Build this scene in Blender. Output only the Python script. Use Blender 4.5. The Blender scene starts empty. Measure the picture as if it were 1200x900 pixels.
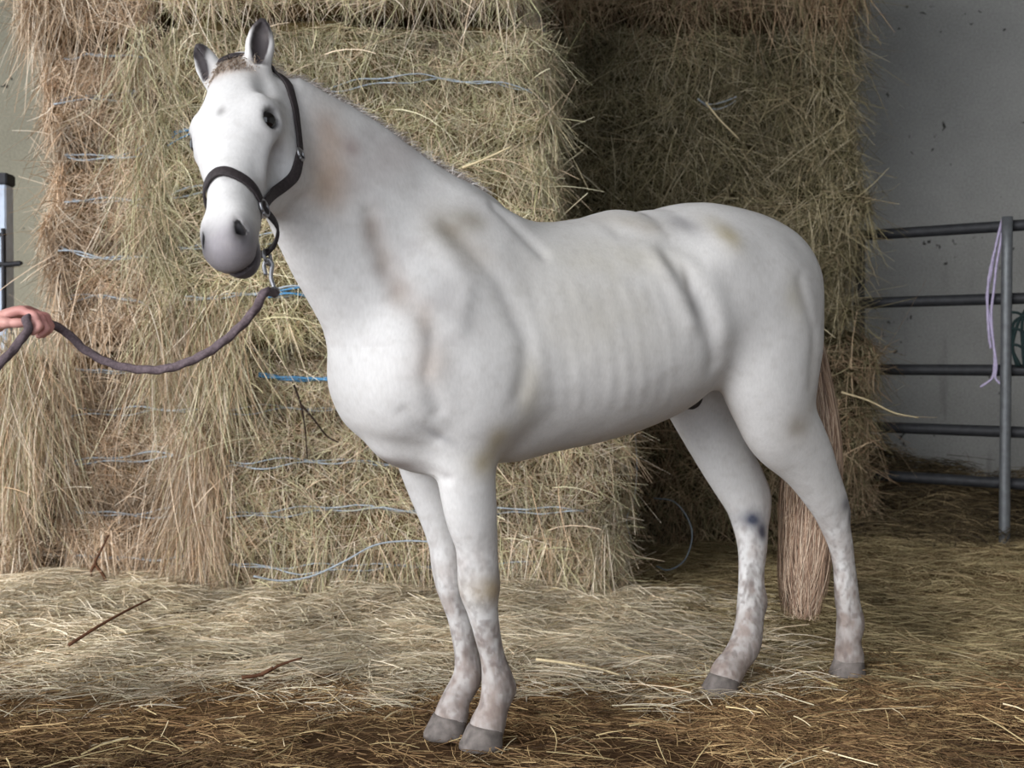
import bpy, bmesh, math, random
import numpy as np
from mathutils import Vector, Matrix
from mathutils.bvhtree import BVHTree

# ------------------------------------------------------------------ camera, sky, light, exposure
SC = bpy.context.scene
COL = SC.collection
cam_data = bpy.data.cameras.new('camera')
cam_data.sensor_width = 36.0
cam_data.lens = 42.0
cam_data.clip_end = 100
cam_data.dof.use_dof = True
cam_data.dof.focus_distance = 3.35
cam_data.dof.aperture_fstop = 4.0
cam = bpy.data.objects.new('camera', cam_data)
cam.location = (0, 0, 1.07)
cam.rotation_euler = (math.radians(90 - 1.228), 0, 0)
COL.objects.link(cam)
SC.camera = cam

world = bpy.data.worlds.new('overcast_sky')
world.use_nodes = True
SC.world = world
bg = world.node_tree.nodes['Background']
bg.inputs['Color'].default_value = (0.86, 0.92, 1.0, 1)
bg.inputs['Strength'].default_value = 1.0

sun_data = bpy.data.lights.new('hazy_sun', 'SUN')
sun_data.energy = 2.0
sun_data.angle = math.radians(50)
sun_data.color = (1.0, 0.985, 0.97)
sun = bpy.data.objects.new('hazy_sun', sun_data)
sun.rotation_euler = Vector((0.67, 0.70, -0.42)).to_track_quat('-Z', 'Y').to_euler()
COL.objects.link(sun)

SC.view_settings.view_transform = 'Standard'
SC.view_settings.look = 'None'
SC.view_settings.gamma = 1.0
SC.view_settings.use_curve_mapping = False
SC.view_settings.exposure = 1.16

rng = np.random.default_rng(7)
random.seed(7)

# ------------------------------------------------------------------ helpers
def link(o, parent=None):
    COL.objects.link(o)
    if parent is not None:
        o.parent = parent
    return o

def tag(o, label=None, cat=None, group=None, kind=None):
    if label: o['label'] = label
    if cat: o['category'] = cat
    if group: o['group'] = group
    if kind: o['kind'] = kind
    return o

def empty(name, loc=(0, 0, 0), rz=0.0):
    o = bpy.data.objects.new(name, None)
    o.empty_display_size = 0.1
    o.location = loc
    o.rotation_euler = (0, 0, rz)
    return link(o)

def mesh_obj(name, verts, faces, mat=None, parent=None, smooth=True, colors=None):
    """verts (n,3) array, faces (m,k) array or list of tuples"""
    me = bpy.data.meshes.new(name)
    if isinstance(faces, np.ndarray):
        v = np.ascontiguousarray(verts, dtype=np.float32)
        m, k = faces.shape
        me.vertices.add(len(v))
        me.vertices.foreach_set('co', v.ravel())
        me.loops.add(m * k)
        me.loops.foreach_set('vertex_index', np.ascontiguousarray(faces, dtype=np.int32).ravel())
        me.polygons.add(m)
        me.polygons.foreach_set('loop_start', np.arange(0, m * k, k, dtype=np.int32))
        me.update(calc_edges=True)
    else:
        me.from_pydata([tuple(map(float, p)) for p in verts], [], [tuple(f) for f in faces])
        me.update()
    if smooth:
        me.polygons.foreach_set('use_smooth', np.ones(len(me.polygons), dtype=bool))
    if colors is not None:
        at = me.color_attributes.new('tint', 'FLOAT_COLOR', 'POINT')
        c = np.ones((len(me.vertices), 4), dtype=np.float32)
        c[:, :colors.shape[1]] = colors
        at.data.foreach_set('color', c.ravel())
    if mat: me.materials.append(mat)
    return link(bpy.data.objects.new(name, me), parent)

def lin(r, g, b):
    f = lambda c: (c / 255 / 12.92) if c <= 10 else (((c / 255) + 0.055) / 1.055) ** 2.4
    return np.array([f(r), f(g), f(b)])

def hash3(i, j, k, s):
    h = (i * 374761393 + j * 668265263 + k * 2147483647 + s * 1274126177) & 0xffffffff
    h = ((h ^ (h >> 13)) * 1274126177) & 0xffffffff
    h = (h ^ (h >> 16)) & 0xffffff
    return h / float(0xffffff)

def vnoise(P, scale, seed=0):
    """value noise in 0..1"""
    q = np.asarray(P, dtype=np.float64) * scale + 1000.0
    i = np.floor(q).astype(np.int64); f = q - i
    f = f * f * (3 - 2 * f)
    out = 0
    for dx in (0, 1):
        for dy in (0, 1):
            for dz in (0, 1):
                w = (f[:, 0] if dx else 1 - f[:, 0]) * (f[:, 1] if dy else 1 - f[:, 1]) * (f[:, 2] if dz else 1 - f[:, 2])
                out = out + w * hash3(i[:, 0] + dx, i[:, 1] + dy, i[:, 2] + dz, seed)
    return out

def fbm(P, scale, seed=0, octaves=3):
    s = 0; a = 1; t = 0
    for o in range(octaves):
        s = s + a * vnoise(P, scale * 2 ** o, seed + 17 * o); t += a; a *= 0.5
    return s / t

# ---- implicit bodies on a rectilinear grid: smooth unions of elliptic limbs, meshed with surface nets
def spline(st, n=6):
    """Catmull-Rom through rows of numbers"""
    st = np.asarray(st, float)
    if len(st) < 3: n = max(n, 1)
    ext = np.vstack([2 * st[0] - st[1], st, 2 * st[-1] - st[-2]])
    out = []
    for i in range(1, len(ext) - 2):
        p0, p1, p2, p3 = ext[i - 1:i + 3]
        for t in np.arange(n) / n:
            out.append(0.5 * (2 * p1 + (p2 - p0) * t + (2 * p0 - 5 * p1 + 4 * p2 - p3) * t * t + (3 * p1 - p0 - 3 * p2 + p3) * t ** 3))
    out.append(st[-1])
    return np.array(out)

class Field:
    def __init__(self, xs, ys, zs):
        self.xs, self.ys, self.zs = [np.asarray(a, np.float32) for a in (xs, ys, zs)]
        self.D = np.full((len(xs), len(ys), len(zs)), 0.5, np.float32)
    def box(self, lo, hi):
        sl = []
        for a, l, h in zip((self.xs, self.ys, self.zs), lo, hi):
            i0 = max(0, int(np.searchsorted(a, l)) - 1); i1 = min(len(a), int(np.searchsorted(a, h)) + 1)
            if i1 <= i0: return None
            sl.append(slice(i0, i1))
        return tuple(sl)
    def grid(self, sl):
        return self.xs[sl[0]][:, None, None], self.ys[sl[1]][None, :, None], self.zs[sl[2]][None, None, :]
    def merge(self, sl, G, k, sub=False):
        A = self.D[sl]
        if sub:
            h = np.clip(0.5 - 0.5 * (A + G) / k, 0, 1)
            self.D[sl] = A * (1 - h) - G * h + k * h * (1 - h)
        else:
            h = np.clip(0.5 + 0.5 * (G - A) / k, 0, 1)
            self.D[sl] = G * (1 - h) + A * h - k * h * (1 - h)
    def limb(self, st, k=0.03, hint=(0, 0, 1), n=6, sub=False):
        """st rows: x y z side_radius top_radius bottom_radius; 'top' lies toward hint"""
        S = spline(st, n)
        P = S[:, :3]; R = np.maximum(S[:, 3:6], 0.003)
        m = R.max() + k + 0.02
        sl = self.box(P.min(0) - m, P.max(0) + m)
        if sl is None: return
        base = [s.start for s in sl]
        G = np.full(tuple(s.stop - s.start for s in sl), 0.5, np.float32)
        hint = np.asarray(hint, float)
        for i in range(len(P) - 1):
            A, B = P[i], P[i + 1]
            w = B - A; L = np.linalg.norm(w)
            if L < 1e-6: continue
            w = w / L
            u = np.cross(hint, w); u /= np.linalg.norm(u)
            v = np.cross(w, u)
            mm = max(R[i].max(), R[i + 1].max()) + k + 0.015
            s2 = self.box(np.minimum(A, B) - mm, np.maximum(A, B) + mm)
            if s2 is None: continue
            x, y, z = self.grid(s2)
            x = x - A[0]; y = y - A[1]; z = z - A[2]
            pw = (x * w[0] + y * w[1] + z * w[2]).astype(np.float32)
            pu = x * u[0] + y * u[1] + z * u[2]
            pv = x * v[0] + y * v[1] + z * v[2]
            t = np.clip(pw / L, 0, 1)
            dw = pw - t * L
            ru = R[i, 0] + (R[i + 1, 0] - R[i, 0]) * t
            rt = R[i, 1] + (R[i + 1, 1] - R[i, 1]) * t
            rb = R[i, 2] + (R[i + 1, 2] - R[i, 2]) * t
            rv = np.where(pv > 0, rt, rb)
            rw = np.minimum(ru, np.minimum(rt, rb))
            a = pu / ru; b = pv / rv; c = dw / rw
            k0 = np.sqrt(a * a + b * b + c * c)
            k1 = np.sqrt((a / ru) ** 2 + (b / rv) ** 2 + (c / rw) ** 2) + 1e-6
            d = np.where(k0 > 1e-4, k0 * (k0 - 1) / k1, -rw).astype(np.float32)
            rel = tuple(slice(s.start - b0, s.stop - b0) for s, b0 in zip(s2, base))
            G[rel] = np.minimum(G[rel], d)
        self.merge(sl, G, k, sub)
    def blob(self, c, r, k=0.04, axes=None, sub=False):
        """ellipsoid; axes = 3 orthonormal rows for r"""
        c = np.asarray(c, float); r = np.asarray(r, float)
        ax = np.eye(3) if axes is None else np.asarray(axes, float)
        m = r.max() + k + 0.02
        sl = self.box(c - m, c + m)
        if sl is None: return
        x, y, z = self.grid(sl)
        x = x - c[0]; y = y - c[1]; z = z - c[2]
        k0 = 0; k1 = 0
        for q in range(3):
            p = (x * ax[q][0] + y * ax[q][1] + z * ax[q][2]) / r[q]
            k0 = k0 + p * p; k1 = k1 + (p / r[q]) ** 2
        k0 = np.sqrt(k0); k1 = np.sqrt(k1) + 1e-6
        self.merge(sl, (k0 * (k0 - 1) / k1).astype(np.float32), k, sub)
    def mesh(self):
        D = self.D; S = D < 0
        n = np.array(D.shape)
        act = np.zeros(n - 1, bool)
        s000 = S[:-1, :-1, :-1]
        for dx in (0, 1):
            for dy in (0, 1):
                for dz in (0, 1):
                    act |= S[dx:n[0] - 1 + dx, dy:n[1] - 1 + dy, dz:n[2] - 1 + dz] != s000
        I = np.argwhere(act)
        idx = np.full(n - 1, -1, np.int32)
        idx[tuple(I.T)] = np.arange(len(I))
        ax = (self.xs, self.ys, self.zs)
        acc = np.zeros((len(I), 3)); cnt = np.zeros(len(I))
        corners = [(a, b, c) for a in (0, 1) for b in (0, 1) for c in (0, 1)]
        val = {c: D[I[:, 0] + c[0], I[:, 1] + c[1], I[:, 2] + c[2]].astype(float) for c in corners}
        for c in corners:
            for d in range(3):
                if c[d]: continue
                e = list(c); e[d] = 1; e = tuple(e)
                a, b = val[c], val[e]
                m = (a < 0) != (b < 0)
                t = np.where(m, a / np.where(m, a - b, 1), 0)
                for q in range(3):
                    p0 = ax[q][I[:, q] + c[q]]; p1 = ax[q][I[:, q] + e[q]]
                    acc[:, q] += np.where(m, p0 + (p1 - p0) * t, 0)
                cnt += m
        V = acc / cnt[:, None]
        quads = []
        for d in range(3):
            e, g = [(1, 2), (2, 0), (0, 1)][d]
            sl0 = [slice(None)] * 3; sl1 = [slice(None)] * 3
            sl0[d] = slice(0, -1); sl1[d] = slice(1, None)
            for q in (e, g):
                sl0[q] = slice(1, -1); sl1[q] = slice(1, -1)
            a = S[tuple(sl0)]; b = S[tuple(sl1)]
            J = np.argwhere(a != b)
            ins = a[tuple(J.T)]
            J[:, e] += 1; J[:, g] += 1
            def at(de, dg):
                K = J.copy(); K[:, e] -= de; K[:, g] -= dg
                return idx[K[:, 0], K[:, 1], K[:, 2]]
            q4 = np.stack([at(1, 1), at(0, 1), at(0, 0), at(1, 0)], 1)
            q4[~ins] = q4[~ins][:, ::-1]
            quads.append(q4)
        return V, np.vstack(quads)

def relax(V, F, it=3, lam=0.5):
    e = np.vstack([F[:, [0, 1]], F[:, [1, 2]], F[:, [2, 3]], F[:, [3, 0]]])
    e = np.vstack([e, e[:, ::-1]])
    deg = np.bincount(e[:, 0], minlength=len(V))[:, None]
    for s in range(it):
        for l in (lam, -lam * 1.02):        # Taubin, keeps the volume
            avg = np.stack([np.bincount(e[:, 0], weights=V[e[:, 1], q], minlength=len(V)) for q in range(3)], 1) / deg
            V = V + l * (avg - V)
    return V

def vnormals(V, F):
    n = np.cross(V[F[:, 2]] - V[F[:, 0]], V[F[:, 3]] - V[F[:, 1]])
    N = np.stack([np.bincount(F.ravel(), weights=np.repeat(n[:, q], 4), minlength=len(V)) for q in range(3)], 1)
    return N / (np.linalg.norm(N, axis=1, keepdims=True) + 1e-12)

def tube(pts, r, sides=8, caps=True, lobes=0, twist=0.0, depth=0.0):
    """tube mesh (verts, quads/ngons) along pts; r scalar or list"""
    P = np.asarray(pts, float); n = len(P)
    r = np.full(n, r) if np.isscalar(r) else np.asarray(r, float)
    T = np.gradient(P, axis=0); T /= np.linalg.norm(T, axis=1, keepdims=True) + 1e-12
    u = np.cross(T[0], [0.31, 0.17, 0.93]); u /= np.linalg.norm(u)
    V = []; F = []; arc = 0
    for i in range(n):
        if i: arc += np.linalg.norm(P[i] - P[i - 1])
        u = u - T[i] * (u @ T[i]); u /= np.linalg.norm(u)
        w = np.cross(T[i], u)
        for s in range(sides):
            a = 2 * math.pi * s / sides
            rr = r[i] * (1 + depth * math.cos(lobes * a + twist * arc)) if lobes else r[i]
            V.append(P[i] + rr * (math.cos(a) * u + math.sin(a) * w))
    for i in range(n - 1):
        for s in range(sides):
            b = (s + 1) % sides
            F.append((i * sides + s, i * sides + b, (i + 1) * sides + b, (i + 1) * sides + s))
    if caps:
        F.append(tuple(range(sides - 1, -1, -1))); F.append(tuple((n - 1) * sides + s for s in range(sides)))
    return np.array(V), F

def tube_obj(name, pts, r, mat, parent=None, sides=8, **kw):
    v, f = tube(pts, r, sides, **kw)
    return mesh_obj(name, v, f, mat, parent)

# ------------------------------------------------------------------ materials
def new_mat(name, rough=0.8, spec=0.3):
    m = bpy.data.materials.new(name); m.use_nodes = True
    b = m.node_tree.nodes['Principled BSDF']
    b.inputs['Roughness'].default_value = rough
    b.inputs['Specular IOR Level'].default_value = spec
    return m, m.node_tree, b

def plain(name, rgb, rough=0.7, spec=0.3, metal=0.0, noise=0.0, scale=40.0):
    m, nt, b = new_mat(name, rough, spec)
    b.inputs['Metallic'].default_value = metal
    if noise:
        tc = nt.nodes.new('ShaderNodeTexCoord'); no = nt.nodes.new('ShaderNodeTexNoise')
        no.inputs['Scale'].default_value = scale; no.inputs['Detail'].default_value = 6
        nt.links.new(tc.outputs['Object'], no.inputs['Vector'])
        r = nt.nodes.new('ShaderNodeValToRGB')
        r.color_ramp.elements[0].position = 0.3; r.color_ramp.elements[1].position = 0.7
        r.color_ramp.elements[0].color = (*(np.array(rgb) * (1 - noise)), 1)
        r.color_ramp.elements[1].color = (*np.minimum(np.array(rgb) * (1 + noise), 1), 1)
        nt.links.new(no.outputs['Fac'], r.inputs['Fac'])
        nt.links.new(r.outputs['Color'], b.inputs['Base Color'])
        bp = nt.nodes.new('ShaderNodeBump'); bp.inputs['Strength'].default_value = 0.25; bp.inputs['Distance'].default_value = 0.004
        nt.links.new(no.outputs['Fac'], bp.inputs['Height']); nt.links.new(bp.outputs['Normal'], b.inputs['Normal'])
    else:
        b.inputs['Base Color'].default_value = (*rgb, 1)
    return m

def tinted(name, rough=0.8, spec=0.25, noise=0.12, scale=60.0, bump=0.1, stretch=(1, 1, 1)):
    """colour from the mesh's tint attribute with fine grain"""
    m, nt, b = new_mat(name, rough, spec)
    at = nt.nodes.new('ShaderNodeAttribute'); at.attribute_name = 'tint'
    tc = nt.nodes.new('ShaderNodeTexCoord'); mp = nt.nodes.new('ShaderNodeMapping'); mp.inputs['Scale'].default_value = stretch
    no = nt.nodes.new('ShaderNodeTexNoise'); no.inputs['Scale'].default_value = scale; no.inputs['Detail'].default_value = 5
    nt.links.new(tc.outputs['Object'], mp.inputs['Vector']); nt.links.new(mp.outputs['Vector'], no.inputs['Vector'])
    mr = nt.nodes.new('ShaderNodeMapRange'); mr.inputs['From Min'].default_value = 0.25; mr.inputs['From Max'].default_value = 0.75
    mr.inputs['To Min'].default_value = 1 - noise; mr.inputs['To Max'].default_value = 1 + noise
    nt.links.new(no.outputs['Fac'], mr.inputs['Value'])
    mx = nt.nodes.new('ShaderNodeMix'); mx.data_type = 'RGBA'; mx.blend_type = 'MULTIPLY'; mx.inputs['Factor'].default_value = 1
    nt.links.new(at.outputs['Color'], mx.inputs['A']); nt.links.new(mr.outputs['Result'], mx.inputs['B'])
    nt.links.new(mx.outputs['Result'], b.inputs['Base Color'])
    if bump:
        bp = nt.nodes.new('ShaderNodeBump'); bp.inputs['Strength'].default_value = bump; bp.inputs['Distance'].default_value = 0.003
        nt.links.new(no.outputs['Fac'], bp.inputs['Height']); nt.links.new(bp.outputs['Normal'], b.inputs['Normal'])
    return m

# strands: many thin ribbons in one mesh
def ribbons(P0, D, L, W, bend, col, seg=3, tip=0.35, rnd=None):
    n = len(P0); rnd = rnd or rng
    q = rnd.normal(size=(n, 3)); S = np.cross(D, q); S /= np.linalg.norm(S, axis=1, keepdims=True) + 1e-9
    t = np.linspace(0, 1, seg + 1)
    P = P0[:, None] + D[:, None] * (L[:, None] * t)[..., None] + bend[:, None] * (t ** 2)[None, :, None]
    w = W[:, None] * (1 - (1 - tip) * t)[None]
    A = P - S[:, None] * w[..., None] / 2; B = P + S[:, None] * w[..., None] / 2
    V = np.stack([A, B], 2).reshape(-1, 3)
    base = (np.arange(n) * (seg + 1) * 2)[:, None] + np.arange(seg)[None] * 2
    F = np.stack([base, base + 1, base + 3, base + 2], 2).reshape(-1, 4)
    C = np.repeat(col, (seg + 1) * 2, axis=0)
    return V, F, C

def hair_obj(name, parts, mat, parent=None):
    V = []; F = []; C = []; o = 0
    for v, f, c in parts:
        V.append(v); F.append(f + o); C.append(c); o += len(v)
    return mesh_obj(name, np.vstack(V), np.vstack(F), mat, parent, smooth=False, colors=np.vstack(C))

def pick(pal, n, rnd=None, jit=.12):
    rnd = rnd or rng
    pal = np.array([lin(*p) for p in pal])
    return pal[rnd.integers(0, len(pal), n)] * (1 + rnd.normal(size=(n, 1)) * jit).clip(.6, 1.5)

# ------------------------------------------------------------------ barn shell
def concrete(name, base, dark, green=0.0, panel=None):
    m, nt, b = new_mat(name, .92, .15)
    N = nt.nodes.new; Lk = nt.links.new
    tc = N('ShaderNodeTexCoord')
    big = N('ShaderNodeTexNoise'); big.inputs['Scale'].default_value = 1.1; big.inputs['Detail'].default_value = 6; big.inputs['Roughness'].default_value = .6
    Lk(tc.outputs['Object'], big.inputs['Vector'])
    r1 = N('ShaderNodeValToRGB'); r1.color_ramp.elements[0].position = .28; r1.color_ramp.elements[1].position = .72
    r1.color_ramp.elements[0].color = (*(base * .78), 1); r1.color_ramp.elements[1].color = (*(base * 1.12), 1)
    Lk(big.outputs['Fac'], r1.inputs['Fac'])
    # rising damp and drips: noise stretched upright
    mp = N('ShaderNodeMapping'); mp.inputs['Scale'].default_value = (7, 7, .9); Lk(tc.outputs['Object'], mp.inputs['Vector'])
    st = N('ShaderNodeTexNoise'); st.inputs['Scale'].default_value = 1.0; st.inputs['Detail'].default_value = 5; Lk(mp.outputs['Vector'], st.inputs['Vector'])
    r2 = N('ShaderNodeValToRGB'); r2.color_ramp.elements[0].position = .60; r2.color_ramp.elements[1].position = .74
    r2.color_ramp.elements[0].color = (0, 0, 0, 1); r2.color_ramp.elements[1].color = (.6, .6, .6, 1)
    Lk(st.outputs['Fac'], r2.inputs['Fac'])
    sep = N('ShaderNodeSeparateXYZ'); Lk(tc.outputs['Object'], sep.inputs['Vector'])
    low = N('ShaderNodeMapRange'); low.inputs['From Min'].default_value = 1.95; low.inputs['From Max'].default_value = .6; Lk(sep.outputs['Z'], low.inputs['Value'])
    mul = N('ShaderNodeMath'); mul.operation = 'MULTIPLY'; Lk(r2.outputs['Color'], mul.inputs[0]); Lk(low.outputs['Result'], mul.inputs[1])
    m1 = N('ShaderNodeMix'); m1.data_type = 'RGBA'; Lk(mul.outputs[0], m1.inputs['Factor']); Lk(r1.outputs['Color'], m1.inputs['A']); m1.inputs['B'].default_value = (*dark, 1)
    # splashes of muck: clustered dark flecks
    vo = N('ShaderNodeTexVoronoi'); vo.inputs['Scale'].default_value = 11; vo.inputs['Randomness'].default_value = 1
    nd = N('ShaderNodeTexNoise'); nd.inputs['Scale'].default_value = 22; nd.inputs['Detail'].default_value = 3
    Lk(tc.outputs['Object'], nd.inputs['Vector'])
    ad = N('ShaderNodeMix'); ad.data_type = 'RGBA'; ad.blend_type = 'LINEAR_LIGHT'; ad.inputs['Factor'].default_value = .05
    Lk(tc.outputs['Object'], ad.inputs['A']); Lk(nd.outputs['Color'], ad.inputs['B']); Lk(ad.outputs['Result'], vo.inputs['Vector'])
    cl = N('ShaderNodeTexNoise'); cl.inputs['Scale'].default_value = 2.6; cl.inputs['Detail'].default_value = 2; Lk(tc.outputs['Object'], cl.inputs['Vector'])
    th = N('ShaderNodeMapRange'); th.inputs['From Min'].default_value = .40; th.inputs['From Max'].default_value = .72; th.inputs['To Min'].default_value = .0; th.inputs['To Max'].default_value = .275
    Lk(cl.outputs['Fac'], th.inputs['Value'])
    sb = N('ShaderNodeMath'); sb.operation = 'SUBTRACT'; Lk(th.outputs['Result'], sb.inputs[0]); Lk(vo.outputs['Distance'], sb.inputs[1])
    mr = N('ShaderNodeMapRange'); mr.inputs['From Min'].default_value = 0; mr.inputs['From Max'].default_value = .08; mr.inputs['To Max'].default_value = .9; Lk(sb.outputs[0], mr.inputs['Value'])
    m2 = N('ShaderNodeMix'); m2.data_type = 'RGBA'; Lk(mr.outputs['Result'], m2.inputs['Factor']); Lk(m1.outputs['Result'], m2.inputs['A']); m2.inputs['B'].default_value = (.022, .02, .018, 1)
    fine = N('ShaderNodeTexNoise'); fine.inputs['Scale'].default_value = 70; fine.inputs['Detail'].default_value = 4; Lk(tc.outputs['Object'], fine.inputs['Vector'])
    f2 = N('ShaderNodeMapRange'); f2.inputs['From Min'].default_value = .3; f2.inputs['From Max'].default_value = .7; f2.inputs['To Min'].default_value = .86; f2.inputs['To Max'].default_value = 1.1; Lk(fine.outputs['Fac'], f2.inputs['Value'])
    m3 = N('ShaderNodeMix'); m3.data_type = 'RGBA'; m3.blend_type = 'MULTIPLY'; m3.inputs['Factor'].default_value = 1; Lk(m2.outputs['Result'], m3.inputs['A']); Lk(f2.outputs['Result'], m3.inputs['B'])
    Lk(m3.outputs['Result'], b.inputs['Base Color'])
    bp = N('ShaderNodeBump'); bp.inputs['Strength'].default_value = .3; bp.inputs['Distance'].default_value = .01
    Lk(fine.outputs['Fac'], bp.inputs['Height']); Lk(bp.outputs['Normal'], b.inputs['Normal'])
    return m

def slab(name, lo, hi, mat):
    x0, y0, z0 = lo; x1, y1, z1 = hi
    V = [(x0, y0, z0), (x1, y0, z0), (x1, y1, z0), (x0, y1, z0), (x0, y0, z1), (x1, y0, z1), (x1, y1, z1), (x0, y1, z1)]
    F = [(0, 3, 2, 1), (4, 5, 6, 7), (0, 1, 5, 4), (1, 2, 6, 5), (2, 3, 7, 6), (3, 0, 4, 7)]
    return mesh_obj(name, V, F, mat, None, smooth=False)

def ground_z(X, Y):
    """trodden floor with hay banked up towards the stacks"""
    X = np.asarray(X, float); Y = np.asarray(Y, float)
    sm = lambda a, lo, hi: (lambda t: t * t * (3 - 2 * t))(np.clip((a - lo) / (hi - lo), 0, 1))
    P = np.stack([X, Y, np.zeros_like(X)], -1).reshape(-1, 3)
    n = (fbm(P, 2.2, 41, 4) - .5).reshape(X.shape)
    h = .07 * sm(Y, 4.25, 5.0) * (1 - sm(X, .2, .9)) + .10 * sm(Y, 4.7, 6.0) * sm(X, .2, .9)
    h += .16 * sm(Y, 5.3, 6.9) * sm(X, 1.2, 2.0) + .26 * np.exp(-((X - 2.0) / .55) ** 2) * sm(Y, 6.3, 7.2) + .05 * sm(Y, 4.0, 5.0) * (1 - sm(X, -2.1, -1.3))
    near = 1 - sm(Y, 4.2, 5.0)
    return h + n * (.05 * near + .12 * (1 - near)) - .012

M_WALL = concrete('barn_concrete', lin(166, 166, 163), lin(74, 72, 68))
floor_x = np.linspace(-7, 4.1, 150); floor_y = np.linspace(-2.2, 8.2, 130)
GX, GY = np.meshgrid(floor_x, floor_y, indexing='ij'); GZ = ground_z(GX, GY)
ii, jj = np.meshgrid(np.arange(149), np.arange(129), indexing='ij'); a0 = (ii * 130 + jj).ravel()
FV = np.stack([GX, GY, GZ], -1).reshape(-1, 3)
fd = np.clip((4.3 - FV[:, 1]) / 1.1, 0, 1)[:, None]
fn = fbm(FV * [1, 1, 0], 3.0, 55)[:, None]
FC = lin(112, 92, 66) * (1 - fd) + lin(76, 56, 38) * fd
FC = FC * (.6 + .8 * fn)
flo = mesh_obj('floor', FV, np.stack([a0, a0 + 130, a0 + 131, a0 + 1], 1), tinted('trodden_litter', .95, .1, .35, 30, .6), colors=FC)
tag(flo, kind='structure')
tag(slab('wall_back', (-1.0, 7.7, -.3), (4.35, 7.95, 5.2), M_WALL), kind='structure')
tag(slab('wall_left', (-7, 7.7, -.3), (-1.0, 7.95, 5.2), concrete('stained_concrete', lin(142, 138, 122), lin(74, 70, 60))), kind='structure')
tag(slab('wall_right_blocker', (4.1, -2.0, -.3), (4.35, 7.7, 5.2), M_WALL), kind='structure')  # unseen wall, put in and run forward to block light from the right
tag(slab('wall_front_blocker', (1.5, -2.0, -.3), (4.35, -1.75, 5.2), M_WALL), kind='structure')  # unseen, added behind the camera as an occluder to darken the right side
tag(slab('ceiling_blocker', (-7, -2.0, 5.2), (4.35, 7.95, 5.35), plain('blocker_sheeting', lin(120, 116, 108), .8, .2, 0, .2, 3)), kind='structure')  # unseen roof, put in to keep overhead skylight out

# ------------------------------------------------------------------ hay bales
M_STRAW = tinted('dry_hay', .75, .2, .10, 25, 0)
M_CORE = tinted('packed_hay', .95, .05, .35, 55, .8, (1, 1, 3))
M_TWINE_PALE = plain('pale_twine', lin(176, 186, 196), .6, .3, 0, .2, 90)
M_TWINE_BLUE = plain('blue_twine', lin(92, 156, 204), .5, .3, 0, .15, 90)
STRAW = [(226, 204, 178), (206, 182, 154), (236, 222, 202), (186, 160, 132), (216, 194, 170), (170, 142, 114), (202, 172, 142)]
GREENISH = [(202, 194, 156), (184, 180, 142), (222, 214, 182), (160, 156, 116), (202, 186, 152), (232, 222, 194)]
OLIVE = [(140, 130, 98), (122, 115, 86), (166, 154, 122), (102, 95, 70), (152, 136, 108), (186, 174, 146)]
BROWN = [(172, 146, 118), (148, 122, 96), (196, 172, 142), (128, 104, 82), (180, 158, 130)]

class BaleShape:
    def __init__(s, lo, hi, lines, seed, puff=.05):
        s.lo, s.hi = np.array(lo, float), np.array(hi, float); s.lines = lines; s.seed = seed; s.puff = puff
    def warp(s, P):
        """box surface -> soft bale surface"""
        c = (s.lo + s.hi) / 2; h = (s.hi - s.lo) / 2
        q = (P - c) / h
        R = np.minimum(.10 / h, .45)
        # round the edges
        over = np.maximum(np.abs(q) - (1 - R), 0) / R
        L = np.linalg.norm(over, axis=1, keepdims=True)
        f = np.where(L > 1, 1 / np.maximum(L, 1e-6), 1)
        q = np.where(np.abs(q) > 1 - R, np.sign(q) * ((1 - R) + over * f * R), q)
        nrm = over * np.sign(q) / h; nl = np.linalg.norm(nrm, axis=1, keepdims=True)
        nrm = nrm / np.maximum(nl, 1e-6)
        W = c + q * h
        z = W[:, 2]
        sq = np.zeros(len(W))
        for l in s.lines: sq -= .048 * np.exp(-((z - l - .02 * np.sin(W[:, 0] * 3 + s.seed)) / .04) ** 2)
        d = s.puff * (fbm(W, 3.2, s.seed) - .5) * 2.2 + .03 * (fbm(W, 11, s.seed + 3) - .5) * 2 + sq
        return W + nrm * d[:, None], nrm
    def faces(s, side, n):
        """random points on one side: 'f' front, 'l' left, 'r' right, 't' top"""
        r = rng.random((n, 3)); P = s.lo + (s.hi - s.lo) * r
        if side == 'f': P[:, 1] = s.lo[1]
        if side == 'l': P[:, 0] = s.lo[0]
        if side == 'r': P[:, 0] = s.hi[0]
        if side == 't': P[:, 2] = s.hi[2]
        return P

def bale_mesh(s):
    V = []; F = []; o = 0
    for ax in range(3):
        a, b = [(1, 2), (2, 0), (0, 1)][ax]
        for sg in (0, 1):
            na, nb = [max(6, int((s.hi[k] - s.lo[k]) / .045)) for k in (a, b)]
            u, w = np.meshgrid(np.linspace(0, 1, na), np.linspace(0, 1, nb), indexing='ij')
            P = np.zeros((na * nb, 3)); P[:, ax] = s.hi[ax] if sg else s.lo[ax]
            P[:, a] = s.lo[a] + (s.hi[a] - s.lo[a]) * u.ravel(); P[:, b] = s.lo[b] + (s.hi[b] - s.lo[b]) * w.ravel()
            i, j = np.meshgrid(np.arange(na - 1), np.arange(nb - 1), indexing='ij'); q = (i * nb + j).ravel()
            f = np.stack([q, q + nb, q + nb + 1, q + 1], 1)
            if not sg: f = f[:, ::-1]
            V.append(P); F.append(f + o); o += len(P)
    V = np.vstack(V); W, N = s.warp(V)
    return W, np.vstack(F)

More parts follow.
